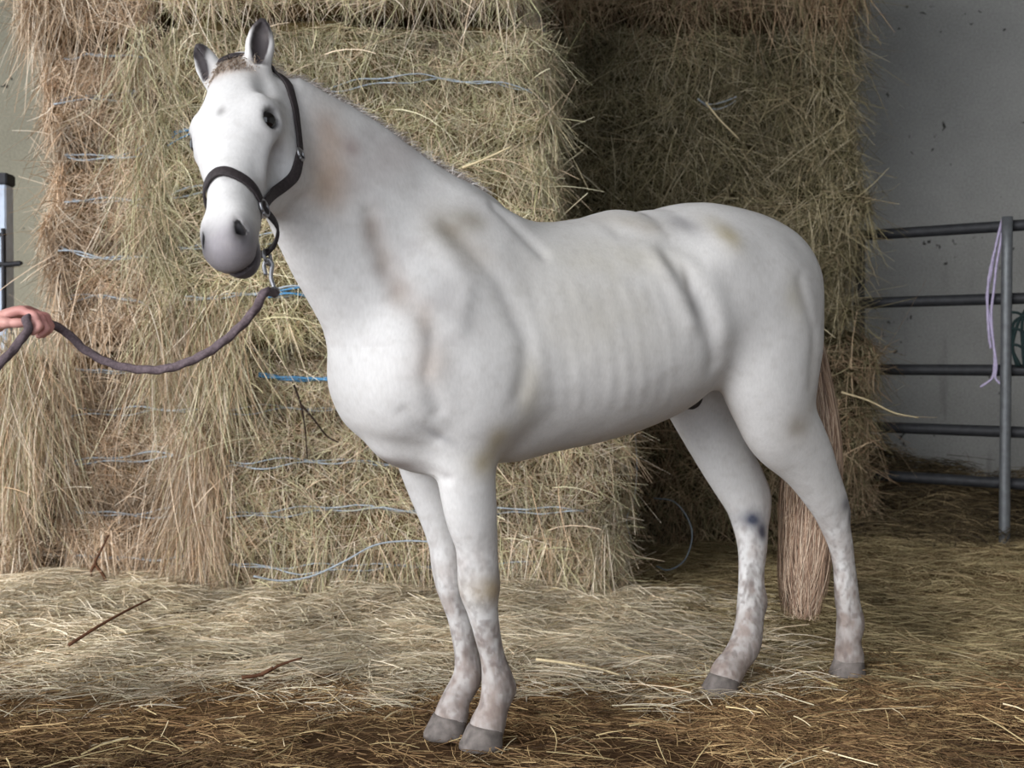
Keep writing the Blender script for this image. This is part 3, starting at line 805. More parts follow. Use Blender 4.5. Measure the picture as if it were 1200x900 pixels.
    mix(np.clip((n2 - .52) * 4, 0, 1) * .14, lin(150, 142, 134))
    neck = np.exp(-((V[:, 0] - .95) / .28) ** 2) * (V[:, 2] > 1.1)
    mix(neck * np.clip((n1 - .42) * 3, 0, 1) * .28, lin(150, 142, 142))
    return c

M_COAT = tinted('horse_coat', .62, .25, .06, 160, .12, (1, 1, .35))
M_HOOF = plain('hoof_horn', lin(108, 101, 97), .7, .25, 0, .35, 38)
M_HAIR = tinted('horse_hair', .65, .25, .08, 40, 0)
M_EYE, _nt, _b = new_mat('dark_eye', .08, .6); _b.inputs['Base Color'].default_value = (.006, .005, .005, 1)
M_LEATHER = plain('halter_webbing', lin(52, 46, 47), .7, .3, 0, .3, 120)
M_METAL = plain('worn_steel', lin(160, 160, 164), .35, .5, .9, .15, 60)

def build_hoof(parent, x, y, dx, rz=0.0):
    rings = [(0.0, .065, .061, 0), (.010, .064, .060, 0), (.030, .057, .054, -dx * .5), (.046, .053, .050, -dx), (.054, .048, .047, -dx * 1.1), (.058, .03, .03, -dx * 1.1)]
    V = []; n = 24
    for z, rf, rl, off in rings:
        for i in range(n):
            a = 2 * math.pi * i / n
            fx = math.cos(a) * rf
            if fx < -rf * .6: fx = -rf * .6 - (abs(fx) - rf * .6) * .5      # flatter heels
            zz = z * (1 + .22 * math.cos(a)) if z < .058 else z
            px = x + fx * math.cos(rz) - math.sin(a) * rl * math.sin(rz) + off; py = y + fx * math.sin(rz) + math.sin(a) * rl * math.cos(rz)
            V.append((px, py, zz))
    F = [(k * n + i, k * n + (i + 1) % n, (k + 1) * n + (i + 1) % n, (k + 1) * n + i) for k in range(len(rings) - 1) for i in range(n)]
    F.append(tuple(range(n - 1, -1, -1))); F.append(tuple((len(rings) - 1) * n + i for i in range(n)))
    o = mesh_obj('hoof', V, F, M_HOOF, parent)
    return o

def make_horse():
    horse = empty('horse', (*HORSE_O, 0), HORSE_RZ)
    tag(horse, 'white grey horse standing side on in a dark halter, head turned to the camera', 'horse')
    V, F = build_horse()
    V = sculpt_horse(V, F)
    V = relax(V, F, 1)
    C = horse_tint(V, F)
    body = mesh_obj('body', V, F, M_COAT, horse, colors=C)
    for x, y, dx, rz in [(.585, .033, .012, 0), (.622, -.102, .014, -.15), (-.842, .071, .008, 0), (-.325, 0, .02, 0)]:
        build_hoof(horse, x, y, dx, rz)
    for s in (-1, 1):
        bm = bmesh.new(); bmesh.ops.create_uvsphere(bm, u_segments=24, v_segments=16, radius=.023)
        me = bpy.data.meshes.new('eye'); bm.to_mesh(me); bm.free(); me.materials.append(M_EYE)
        me.polygons.foreach_set('use_smooth', np.ones(len(me.polygons), dtype=bool))
        o = bpy.data.objects.new('eye', me); o.location = hp(.215, s * .0925, -.047); link(o, horse)
    bvh = BVHTree.FromPolygons([tuple(p) for p in V], [tuple(f) for f in F])
    # mane: short thin hair on the crest, tufted over the withers
    crest = spline([(.56, 0, 1.50), (.66, 0, 1.545), (.79, 0, 1.60), (.93, .002, 1.68), (1.06, .01, 1.735), (1.165, .018, 1.76), (1.24, .028, 1.77)], 20)
    r = np.random.default_rng(3); n = 3800
    k = r.integers(0, len(crest) - 1, n); P = crest[k] + (crest[k + 1] - crest[k]) * r.random((n, 1))
    P = P + r.normal(size=(n, 3)) * [.006, .010, .004] - [0, 0, .022]
    for i in range(n):
        h = bvh.ray_cast(Vector((P[i, 0], P[i, 1], 2.2)), Vector((0, 0, -1)))
        if h[0] is not None: P[i, 2] = h[0].z - .006
    D = np.stack([-.55 + r.normal(size=n) * .25, -.35 + r.normal(size=n) * .35, .45 + r.normal(size=n) * .22], 1)
    D /= np.linalg.norm(D, axis=1, keepdims=True)
    L = r.uniform(.025, .065, n); tuft = (P[:, 0] > .62) & (P[:, 0] < .74); L[tuft] *= 1.35
    col = pick([(222, 214, 208), (212, 202, 194), (192, 178, 168), (230, 224, 220)], n, r, .06)
    mane = hair_obj('mane', [ribbons(P, D, L, r.uniform(.0014, .003, n), np.stack([-L * .3, -L * .5, -L * .45], 1), col, 3, .2, r)], M_HAIR, horse)
    tag(mane, kind='stuff')
    n = 700
    P = np.array([hp(*q) for q in np.stack([r.uniform(-.04, .03, n), r.normal(size=n) * .028, np.full(n, -.03)], 1)])
    D = .55 * HF + .55 * HD + r.normal(size=(n, 3)) * .28; D /= np.linalg.norm(D, axis=1, keepdims=True)
    for i in range(n):
        h = bvh.find_nearest(Vector(P[i])); P[i] = h[0]
    L = r.uniform(.012, .03, n)
    col = pick([(182, 164, 146), (194, 180, 166), (160, 138, 118), (204, 194, 186)], n, r, .08)
    fl = hair_obj('forelock', [ribbons(P, D, L, r.uniform(.0012, .0026, n), np.outer(L * .5, HF - HD * .5), col, 3, .2, r)], M_HAIR, horse)
    tag(fl, kind='stuff')
    # tail: a tapering core under long hair
    TL = [(-.575, 0, 1.37, .028, .028, .028), (-.635, .005, 1.33, .036, .034, .034), (-.685, .015, 1.20, .044, .036, .036), (-.72, .02, 1.02, .060, .045, .045), (-.745, .01, .82, .09, .055, .055),
          (-.745, -.01, .64, .11, .06, .06), (-.735, -.02, .48, .10, .055, .055), (-.72, -.02, .34, .09, .05, .05), (-.71, -.02, .26, .07, .04, .04)]
    sp = spline(TL, 8)
    fld = Field(np.arange(-.92, -.5, .012), np.arange(-.18, .2, .012), np.arange(.16, 1.46, .012))
    fld.limb([(x, y, z, a * (.8 if z > .5 else .8 * max((z - .28) / .22, .12)), b * (.8 if z > .5 else .8 * max((z - .28) / .22, .12)), c * (.8 if z > .5 else .8 * max((z - .28) / .22, .12))) for x, y, z, a, b, c in TL], k=.01, hint=(1, 0, 0))
    tv, tf = fld.mesh(); tv = relax(tv, tf, 2)
    st = fbm(tv * np.array([1, 1, .1]), 45, 6)[:, None]
    tail = mesh_obj('tail', tv, tf, M_HAIR, horse, colors=lin(128, 104, 86) * (.5 + 1.0 * st))
    n = 7000; m = 14
    t0 = r.random(n) ** 1.4 * .8; ang = r.uniform(0, 2 * math.pi, n); rad = r.uniform(.45, 1.15, n); ln = r.uniform(.25, .6, n)
    VV = []; W = r.uniform(.0011, .0026, n)
    ts = np.clip(t0[:, None] + ln[:, None] * np.linspace(0, 1, m)[None], 0, 1) * (len(sp) - 1.001)
    i0 = ts.astype(int); f = (ts - i0)[..., None]
    Sx = sp[i0] * (1 - f) + sp[i0 + 1] * f
    wob = ang[:, None] + .35 * np.sin(np.linspace(0, 3, m)[None] + r.uniform(0, 6, (n, 1)))
    Pt = Sx[..., :3] + np.stack([np.cos(wob) * Sx[..., 4] * rad[:, None], np.sin(wob) * Sx[..., 3] * rad[:, None], -np.linspace(0, .03, m)[None] * np.ones((n, 1)) - (ts / len(sp)) ** 3 * r.uniform(-.10, .04, n)[:, None]], -1)
    sd = np.stack([-np.sin(ang), np.cos(ang), np.zeros(n)], 1)[:, None] * W[:, None, None] * .5
    Vt = np.stack([Pt - sd, Pt + sd], 2).reshape(-1, 3)
    base = (np.arange(n) * m * 2)[:, None] + np.arange(m - 1)[None] * 2
    Ft = np.stack([base, base + 1, base + 3, base + 2], 2).reshape(-1, 4)
    col = pick([(170, 142, 120), (146, 118, 98), (192, 168, 146), (154, 130, 112), (118, 94, 78), (204, 182, 160)], n, r, .14)
    th = mesh_obj('tail_hair', Vt, Ft, M_HAIR, tail, smooth=False, colors=np.repeat(col, m * 2, 0))
    tag(th, kind='stuff')
    return horse, bvh

def band(pts, bvh, width, thick, snap=True, lift=.004, n=8, closed=False):
    """flat strap laid along points, pulled onto the body"""
    P = spline(pts, n)
    Nn = []
    for i in range(len(P)):
        loc, nor, idx, dist = bvh.find_nearest(Vector(P[i]))
        nv = np.array(nor)
        if snap: P[i] = np.array(loc) + nv * lift
        Nn.append(nv)
    Nn = np.array(Nn)
    for _ in range(3):
        P[1:-1] = (P[:-2] + 2 * P[1:-1] + P[2:]) / 4
        Nn[1:-1] = (Nn[:-2] + 2 * Nn[1:-1] + Nn[2:]) / 4
    T = np.gradient(P, axis=0); T /= np.linalg.norm(T, axis=1, keepdims=True) + 1e-9
    Nn -= T * np.sum(Nn * T, 1, keepdims=True); Nn /= np.linalg.norm(Nn, axis=1, keepdims=True) + 1e-9
    S = np.cross(T, Nn); V = []; F = []
    for i in range(len(P)):
        for a, b in ((-1, 0), (-1, 1), (-.8, 1.15), (.8, 1.15), (1, 1), (1, 0)):
            V.append(P[i] + S[i] * a * width / 2 + Nn[i] * b * thick)
    for i in range(len(P) - 1):
        for q in range(6):
            F.append((i * 6 + q, i * 6 + (q + 1) % 6, (i + 1) * 6 + (q + 1) % 6, (i + 1) * 6 + q))
    F.append(tuple(range(5, -1, -1))); F.append(tuple((len(P) - 1) * 6 + q for q in range(6)))
    return np.array(V), F, P

def ring_pts(c, n, r, m=20):
    n = np.asarray(n, float) / np.linalg.norm(n); u = np.cross(n, [.3, .5, .8]); u /= np.linalg.norm(u); v = np.cross(n, u)
    return np.array([c + r * (math.cos(a) * u + math.sin(a) * v) for a in np.linspace(0, 2 * math.pi, m + 1)])

def make_halter(bvh):
    t = empty('halter', (*HORSE_O, 0), HORSE_RZ)
    tag(t, 'dark brown webbing halter buckled on the white horse head', 'halter')
    nb = [(.455, .085, -.11), (.438, .08, -.06), (.42, .045, .02), (.412, 0, .03), (.42, -.045, .02), (.438, -.08, -.06), (.455, -.085, -.11)]
    v, f, p = band([hp(*q) for q in nb], bvh, .025, .005); mesh_obj('noseband', v, f, M_LEATHER, t)
    out = {}
    for s in (1, -1):
        ck = [(.455, s * .085, -.11), (.38, s * .10, -.15), (.30, s * .12, -.175), (.225, s * .13, -.17)]
        v, f, p = band([hp(*q) for q in ck], bvh, .027, .005); mesh_obj('cheek_strap', v, f, M_LEATHER, t)
        out[s] = p
        up = [(.21, s * .13, -.165), (.13, s * .135, -.135), (.06, s * .12, -.12), (0, s * .10, -.11), (-.03, s * .06, -.06), (-.035, 0, -.03)]
        v, f, p = band([hp(*q) for q in up], bvh, .021, .005); mesh_obj('crown_strap', v, f, M_LEATHER, t)
        tube_obj('buckle', ring_pts(np.array(out[s][-1]) + .004 * HS * s, HS, .015), .0035, M_METAL, t, 8)
        tube_obj('side_ring', ring_pts(np.array(out[s][0]) + .005 * HS * s, HS, .019), .004, M_METAL, t, 8)
    q = [np.array(out[1][0]), hp(.465, .066, -.165), hp(.49, .04, -.195), hp(.495, 0, -.205), hp(.49, -.04, -.195), hp(.465, -.066, -.165), np.array(out[-1][0])]
    v, f, p = band(q, bvh, .024, .005, snap=False); mesh_obj('chin_strap', v, f, M_LEATHER, t)
    cr = hp(.507, .018, -.212)
    tube_obj('chin_ring', ring_pts(cr, HS, .018), .004, M_METAL, t, 8)
    return t, cr

# ------------------------------------------------------------------ loose hay on the floor
def floor_hay(name, label, n, xr, yr, pal, length, width, lift, pile, keep=None, seed=1, gain=1.0):
    X = rng.uniform(*xr, n); Y = rng.uniform(*yr, n)
    ok = np.abs(X) < .4286 * Y + .85
    if keep is not None: ok &= rng.random(n) < keep(X, Y)
    X, Y = X[ok], Y[ok]; n = len(X)
    e = .03
    z = ground_z(X, Y); gx = (ground_z(X + e, Y) - z) / e; gy = (ground_z(X, Y + e) - z) / e
    P3 = np.stack([X, Y, 0 * X], 1)
    th = (fbm(P3, 2.6, seed + 5, 2) - .5) * 7 + rng.normal(size=n) * 1.1
    D = np.stack([np.cos(th), np.sin(th), np.zeros(n)], 1)
    D[:, 2] = gx * D[:, 0] + gy * D[:, 1] + np.abs(rng.normal(size=n)) * lift
    D /= np.linalg.norm(D, axis=1, keepdims=True)
    L = rng.uniform(*length, n)
    mound = pile * np.clip(fbm(P3, 6, seed, 3) * 1.9 - .45, .05, 1.2) * rng.random(n) ** .7
    P = np.stack([X, Y, z + mound + .004], 1) - D * (L * .5)[:, None] * [1, 1, .5]
    bend = rng.normal(size=(n, 3)) * (L * .14)[:, None]; bend[:, 2] = -np.abs(D[:, 2]) * L * .8 + .01 * rng.normal(size=n)
    tone = .45 + 1.1 * fbm(P3, 3.2, seed + 8, 3)
    col = pick(pal, n) * (gain * tone)[:, None]
    o = hair_obj(name, [ribbons(P, D, L, rng.uniform(*width, n), bend, col, 3, .5)], M_STRAW)
    tag(o, label, 'hay', None, 'stuff')
    return o
DAMP = [(146, 116, 82), (112, 86, 60), (188, 160, 116), (82, 62, 44), (158, 130, 92), (128, 100, 70)]
PALE = [(212, 200, 176), (194, 184, 156), (226, 214, 192), (182, 166, 138), (204, 184, 156)]
DULL = [(158, 144, 108), (136, 122, 88), (184, 168, 130), (116, 98, 70), (170, 150, 116)]
rampf = lambda a, lo, hi: np.clip((a - lo) / (hi - lo), 0, 1)
nz = lambda X, Y, s, q: fbm(np.stack([X, Y, 0 * X], 1), s, q, 3)
floor_hay('loose_hay', 'pale loose hay banked against the foot of the front stack', 80000, (-3.2, 1.2), (3.35, 5.15), PALE, (.06, .24), (.0013, .0036), .25, .09,
          lambda X, Y: rampf(Y + .5 * (nz(X, Y, 2.2, 71) - .5), 3.5, 4.2) ** 1.3 * (1 - rampf(X, .5, 1.1)), 201)
floor_hay('trampled_straw', 'brown trampled straw in the foreground around the fore hooves', 90000, (-2.4, 2.5), (2.45, 4.35), DAMP, (.03, .17), (.0013, .0036), .16, .035,
          lambda X, Y: (1 - .8 * rampf(Y, 3.8, 4.3)) * np.clip((nz(X, Y, 2.8, 77) - .34) * 5.5, .28, 1), 202)
floor_hay('scattered_hay', 'dull olive hay scattered on the floor under and behind the hind legs', 50000, (.1, 3.5), (3.7, 6.3), DULL, (.05, .22), (.0014, .0038), .2, .06,
          lambda X, Y: rampf(X, .2, .9) * rampf(Y, 3.6, 4.1), 203)
floor_hay('hay_heap', 'dark heap of old hay along the wall under the gate', 16000, (1.5, 3.9), (5.9, 7.4), [(96, 84, 62), (74, 62, 46), (120, 104, 78), (60, 50, 38), (150, 132, 100)], (.06, .26), (.002, .005), .4, .16, None, 204, .75)
floor_hay('long_straw', 'few longer golden straws lying over the trampled floor', 800, (-2.3, 2.9), (2.6, 5.0), [(222, 200, 150), (206, 186, 140), (232, 216, 180)], (.08, .26), (.0028, .0052), .12, .06, None, 205)

# ------------------------------------------------------------------ twigs and single stalks
M_TWIG = plain('brown_twig', lin(92, 62, 44), .8, .2, 0, .3, 60)
M_STALK = plain('pale_stalk', lin(216, 198, 160), .7, .2, 0, .12, 50)
def stick(name, label, paths, r, mat, cat='twig'):
    p0 = np.array(paths[0][0], float)
    if len(paths) == 1:
        P = spline(paths[0], 5); v, f = tube(P - p0, np.linspace(r, r * .55, len(P)), 6)
        o = mesh_obj(name, v, f, mat)
    else:
        o = empty(name)
        for i, q in enumerate(paths):
            P = spline(q, 5); v, f = tube(P - p0, np.linspace(r, r * .5, len(P)), 6)
            mesh_obj('stem' if i == 0 else 'side_shoot', v, f, mat, o)
    o.location = p0
    tag(o, label, cat)
    return o
stick('twig', 'forked reddish brown twig stuck in the lower left hay', [[(-1.665, 4.94, .10), (-1.70, 4.95, .17), (-1.735, 4.96, .215), (-1.72, 4.97, .26), (-1.69, 4.99, .33)], [(-1.735, 4.96, .215), (-1.748, 4.95, .19), (-1.746, 4.94, .165)]], .008, M_TWIG)
stick('twig', 'thin dark twig lying on the pale hay at the left', [[(-1.50, 4.02, .10), (-1.42, 4.10, .15), (-1.35, 4.2, .185), (-1.30, 4.28, .205)]], .006, M_TWIG)
stick('twig', 'crooked twig on the ground at the edge of the brown straw', [[(-.86, 3.78, .055), (-.80, 3.80, .06), (-.74, 3.83, .085), (-.68, 3.85, .10)], [(-.80, 3.80, .06), (-.77, 3.78, .08), (-.76, 3.77, .09)]], .007, M_TWIG)
stick('twig', 'pair of dark bramble stems poking out below the blue twine', [[(-.90, 4.93, .96), (-.87, 4.92, .88), (-.855, 4.93, .78), (-.85, 4.95, .66)], [(-.87, 4.92, .88), (-.82, 4.93, .82), (-.77, 4.95, .75), (-.72, 4.96, .72)]], .0055, plain('dark_stem', lin(52, 40, 34), .8, .2))
stick('straw_stalk', 'pale straw stalk pointing up out of the bale above the withers', [[(-.20, 4.84, 1.84), (-.12, 4.81, 1.865), (0.0, 4.78, 1.915)]], .006, M_STALK, 'straw')
stick('straw_stalk', 'bent pale straw stalk lying behind the fore hooves', [[(.08, 3.93, .075), (.18, 3.90, .07), (.28, 3.86, .062), (.345, 3.83, .05)]], .0055, M_STALK, 'straw')
stick('straw_stalk', 'long pale straw stalk jutting out of the rear stack towards the gate', [[(1.66, 6.02, .90), (1.78, 5.97, .86), (1.90, 5.94, .80), (2.02, 5.93, .775)]], .005, M_STALK, 'straw')
stick('straw_stalk', 'crossed pale straw stalk hanging on the dark rear bale above the croup', [[(.98, 6.06, 2.36), (1.04, 6.02, 2.27), (1.14, 6.02, 2.17)]], .0055, M_STALK, 'straw')

# ------------------------------------------------------------------ loose twine
def cord(name, label, P, r, mat, cat='twine'):
    P = spline(P, 8); o0 = P[0].copy()
    v, f = tube(P - o0, r, 6, lobes=3, twist=160, depth=.18)
    o = mesh_obj(name, v, f, mat); o.location = o0
    return tag(o, label, cat)
cord('loose_twine', 'pale blue twine trailing over the hay at the foot of the front bale', [(-1.02, 4.70, .21), (-.92, 4.74, .185), (-.80, 4.76, .20), (-.68, 4.80, .25), (-.56, 4.84, .31), (-.44, 4.86, .325), (-.32, 4.87, .32)], .0038, M_TWINE_PALE)
cord('loose_twine', 'grey twine hanging in a loop in the dark gap between the two stacks', [(.50, 5.45, .95), (.545, 5.42, .80), (.565, 5.40, .62), (.555, 5.40, .45), (.52, 5.40, .34), (.54, 5.40, .25)], .0036, M_TWINE_PALE)
cord('loose_twine', 'dark loop of twine lying against the lower rear bale', [(.66, 5.55, .42), (.76, 5.52, .40), (.83, 5.50, .28), (.80, 5.48, .15), (.72, 5.46, .10), (.66, 5.45, .12)], .0036, plain('grey_twine', lin(120, 128, 136), .7, .2))

# ------------------------------------------------------------------ tubular gate
M_PIPE = plain('dull_gate_steel', lin(50, 51, 54), .6, .4, .35, .25, 30)
M_POST = plain('galvanised_post', lin(104, 107, 110), .5, .4, .4, .2, 25)
GA = np.array([1.98, 6.42]); GD = np.array([.788, -.615])
def gp(t, z, off=0.0): return np.array([GA[0] + GD[0] * t + off * GD[1], GA[1] + GD[1] * t - off * GD[0], z])
g = empty('tubular_gate', (GA[0], GA[1], 0)); tag(g, 'dark tubular steel gate with five rails in front of the concrete wall', 'gate')
g0 = np.array([GA[0], GA[1], 0])
for z in (1.735, 1.37, 1.01, .70, .44):
    P = np.array([gp(t, z) for t in np.linspace(-.12, 1.55, 12)]); tube_obj('rail', P - g0, .029, M_PIPE, g, 14)
for t in (-.12, 1.55):
    P = np.array([gp(t, z) for z in np.linspace(.38, 1.765, 8)]); tube_obj('stile', P - g0, .029, M_PIPE, g, 14)
P = np.array([gp(.664, z, .062) for z in np.linspace(.02, 1.775, 10)]); tube_obj('upright', P - g0, .027, M_POST, g, 14)
for z in (1.735, 1.37, 1.01, .70, .44):
    c = gp(.664, z); tube_obj('clamp', ring_pts(c + np.array([0, 0, 0]), [GD[0], GD[1], 0], .033) - g0, .006, M_POST, g, 6)
# frayed lilac twine on the top rail, dark net caught beside the upright
M_LILAC = plain('lilac_twine', lin(178, 168, 196), .7, .3, 0, .15, 80)
tw = empty('hanging_twine', tuple(gp(.63, 1.72))); tag(tw, 'frayed lilac baling twine hanging from the top gate rail beside the upright', 'twine')
h0 = np.array(tw.location)
for k, q in enumerate([[(.635, 1.775, .03), (.62, 1.70, .045), (.60, 1.60, .05), (.585, 1.50, .05), (.565, 1.38, .05), (.585, 1.24, .05), (.605, 1.10, .05), (.60, .985, .05), (.575, .95, .055), (.54, .925, .06)],
                       [(.64, 1.775, .03), (.63, 1.66, .045), (.612, 1.54, .05), (.60, 1.42, .05), (.59, 1.30, .055), (.60, 1.16, .055), (.615, 1.04, .05), (.61, .975, .05), (.635, .945, .055), (.66, .94, .06)],
                       [(.60, 1.60, .055), (.575, 1.47, .055), (.57, 1.33, .055), (.58, 1.19, .06), (.59, 1.12, .06)]]):
    P = spline([gp(a, b, c) for a, b, c in q], 5) - h0; tube_obj('strand', P, .0065, M_LILAC, tw, 6, lobes=3, twist=120, depth=.2)
tube_obj('knot', ring_pts(gp(.637, 1.735), [GD[0], GD[1], 0], .036) - h0, .007, M_LILAC, tw, 6)
M_NET = plain('dark_net', lin(30, 44, 44), .9, .2, 0, .3, 60)
nt_ = empty('hay_net', tuple(gp(.78, 1.05))); tag(nt_, 'dark green hay net bunched on the gate right of the upright', 'net'); n0 = np.array(nt_.location)
for k in range(9):
    a = -.085 + .021 * k
    P = spline([gp(.78 + a * .5, 1.40 - .03 * abs(k - 4), .035), gp(.78 + a * 1.0, 1.24, .055), gp(.78 + a * 1.15 + .012 * (-1) ** k, 1.12, .06), gp(.78 + a * .8, 1.03, .045)], 5) - n0
    tube_obj('mesh_cord', P, .008, M_NET, nt_, 6)
for z in (1.13, 1.21, 1.29):
    P = spline([gp(.78 + a, z + .012 * math.sin(a * 60), .062) for a in np.linspace(-.09, .09, 7)], 4) - n0; tube_obj('cross_cord', P, .007, M_NET, nt_, 6)

# grey post with a latch at the left edge
M_LATCH = plain('blue_grey_paint', lin(186, 198, 216), .5, .4, 0, .12, 20)
M_DARK = plain('dark_iron', lin(46, 46, 50), .6, .4, .4, .2, 30)
pt = empty('gate_post', (-2.67, 6.25, 0)); tag(pt, 'blue grey metal post with a dark cap and latch bolt at the left edge', 'post')
def boxm(x0, y0, z0, x1, y1, z1, bev=.006):
    bm = bmesh.new(); bmesh.ops.create_cube(bm, size=1)
    for v in bm.verts: v.co = Vector(((x0 + x1) / 2 + v.co.x * (x1 - x0), (y0 + y1) / 2 + v.co.y * (y1 - y0), (z0 + z1) / 2 + v.co.z * (z1 - z0)))
    bmesh.ops.bevel(bm, geom=bm.edges[:], offset=bev, segments=2, affect='EDGES')
    me = bpy.data.meshes.new('box'); bm.to_mesh(me); bm.free(); return me
def box_part(name, dims, mat, parent):
    me = boxm(*dims); me.materials.append(mat); return link(bpy.data.objects.new(name, me), parent)
box_part('column', (-.05, -.05, 0, .05, .05, 1.97), M_LATCH, pt)
box_part('cap', (-.058, -.058, 1.97, .058, .058, 2.03), M_DARK, pt)
box_part('clip', (-.054, -.062, 1.70, .056, -.048, 1.72), M_DARK, pt)
tube_obj('latch_bolt', spline([(.0, -.07, 1.555), (.07, -.07, 1.555), (.125, -.07, 1.56), (.135, -.07, 1.555)], 4), .014, M_DARK, pt, 10)
tube_obj('latch_rod', spline([(.045, -.07, 1.74), (.045, -.07, 1.62), (.045, -.07, 1.48), (.045, -.07, 1.30)], 4), .012, M_DARK, pt, 10)
# ------------------------------------------------------------------ the handler at the left, holding the rope
M_SKIN = tinted('skin', .5, .35, .06, 60, .1)
def make_person():
    t = empty('person', (0, 0, 0)); tag(t, 'bare left hand and forearm of a person holding the lead rope at the left edge', 'person')
    xs = np.concatenate([np.arange(-2.12, -1.46, .014), np.arange(-1.46, -1.30, .007), np.arange(-1.30, -1.02, .0026)])
    ys = np.concatenate([np.arange(2.22, 2.66, .014), np.arange(2.66, 2.83, .0026), np.arange(2.83, 3.06, .012)])
    zs = np.concatenate([np.arange(0, 1.07, .014), np.arange(1.07, 1.26, .0026), np.arange(1.26, 1.82, .012)])
    f = Field(xs, ys, zs)
    cx, cy = -1.76, 2.60
    X = (1, 0, 0)
    f.limb([(cx, cy, .88, .165, .10, .12), (cx, cy, 1.0, .15, .095, .10), (cx + .01, cy, 1.12, .145, .09, .10), (cx, cy, 1.26, .165, .11, .11), (cx - .01, cy, 1.38, .17, .09, .10), (cx - .02, cy, 1.45, .08, .06, .07)], .04, X)
    f.limb([(cx - .02, cy, 1.42, .055, .055, .06), (cx, cy, 1.54, .052, .052, .055)], .04, X)
    f.limb([(cx + .02, cy, 1.535, .055, .075, .06), (cx + .012, cy, 1.60, .072, .09, .085), (cx, cy, 1.66, .077, .092, .10), (cx - .005, cy, 1.715, .06, .07, .085)], .03, X)   # head
    f.limb([(cx + .105, cy, 1.645, .010, .01, .01), (cx + .122, cy, 1.605, .015, .014, .012), (cx + .112, cy, 1.594, .012, .01, .01)], .012, X)                 # nose
    f.blob((cx + .095, cy, 1.562), (.016, .026, .008), .012); f.blob((cx + .08, cy, 1.53), (.025, .03, .02), .02)
    for q in (-1, 1):
        f.blob((cx + .085, cy + q * .034, 1.648), (.018, .018, .012), .012, None, True)
        f.blob((cx, cy + q * .08, 1.63), (.022, .01, .033), .01)
        f.limb([(cx, cy + q * .09, .92, .085, .085, .10), (cx + .015, cy + q * .10, .72, .075, .08, .085), (cx + .02, cy + q * .10, .49, .052, .055, .055), (cx, cy + q * .105, .34, .048, .045, .06), (cx - .015, cy + q * .105, .10, .035, .036, .04)], .04, X)
        f.limb([(cx - .04, cy + q * .105, .05, .038, .03, .045), (cx + .08, cy + q * .12, .04, .045, .03, .035), (cx + .17, cy + q * .13, .03, .035, .02, .026)], .03, (0, 0, 1))
    # right arm hangs, left arm reaches forward with the rope
    f.limb([(cx - .01, cy - .19, 1.38, .06, .06, .06), (cx - .03, cy - .235, 1.10, .042, .045, .045), (cx + .03, cy - .245, .86, .028, .03, .03), (cx + .06, cy - .24, .77, .02, .04, .04), (cx + .08, cy - .235, .70, .014, .03, .03)], .04, X)
    f.limb([(cx - .01, cy + .18, 1.385, .06, .06, .06), (-1.62, 2.80, 1.24, .046, .048, .048), (-1.485, 2.805, 1.135, .042, .043, .043)], .04, (0, 1, 0))
    w = np.array([-1.195, 2.752, 1.152])
    f.limb([(-1.485, 2.805, 1.135, .043, .042, .042), (-1.39, 2.79, 1.143, .046, .043, .043), (-1.28, 2.77, 1.150, .034, .031, .031), (*w, .028, .022, .022)], .02, (0, 0, 1))
    # hand: palm, four unequal curled fingers, thumb leaving its side
    U = np.array([.965, -.06, .25]); U /= np.linalg.norm(U)          # wrist -> knuckles
    Tn = np.array([-.05, -.97, .05]); Tn -= U * (U @ Tn); Tn /= np.linalg.norm(Tn)   # towards the thumb side (camera)
    Bk = np.cross(Tn, U)
    if Bk[2] < 0: Bk = -Bk
    hpnt = lambda a, b, c: w + U * a + Tn * b + Bk * c
    f.limb([(*hpnt(-.01, 0, 0), .026, .021, .021), (*hpnt(.03, .002, .003), .036, .018, .020), (*hpnt(.065, .002, .006), .041, .0155, .018), (*hpnt(.088, 0, .004), .040, .013, .014)], .018, Bk)
    for b, sc, spr in ((.030, .95, .004), (.010, 1.05, .001), (-.010, 1.0, -.002), (-.029, .82, -.005)):
        a = hpnt(.086, b, .004)
        p1 = a + (U * .030 - Bk * .020) * sc + Tn * spr
        p2 = p1 + (U * .006 - Bk * .029) * sc
        p3 = p2 + (-U * .019 - Bk * .010) * sc
        f.limb([(*(a - U * .02), .0095, .0095, .0095), (*a, .0108, .0108, .0105), (*((a + p1) / 2), .0092, .0092, .0092), (*p1, .0100, .0100, .0100), (*((p1 + p2) / 2), .0086, .0086, .0086), (*p2, .0092, .0092, .0092), (*p3, .0078, .0078, .0078)], .004, Tn, 4)
    q0, q1, q2, q3 = hpnt(.018, .026, -.006), hpnt(.052, .050, -.018), hpnt(.082, .050, -.026), hpnt(.103, .043, -.030)
    f.limb([(*q0, .016, .016, .016), (*q1, .0135, .013, .013), (*((q1 + q2) / 2), .011, .0105, .0105), (*q2, .0118, .011, .011), (*q3, .0085, .0075, .0075)], .012, Bk, 5)
    V, F = f.mesh(); V = relax(V, F, 2)
    c = np.tile(lin(202, 152, 142), (len(V), 1)) * (.9 + .2 * fbm(V, 30, 4))[:, None]
    red = np.exp(-np.sum(((V - hpnt(.10, 0, -.01)) / .05) ** 2, 1))[:, None]
    c = c * (1 - .75 * red) + lin(188, 118, 116) * .75 * red
    mesh_obj('body', V, F, M_SKIN, t, colors=c)
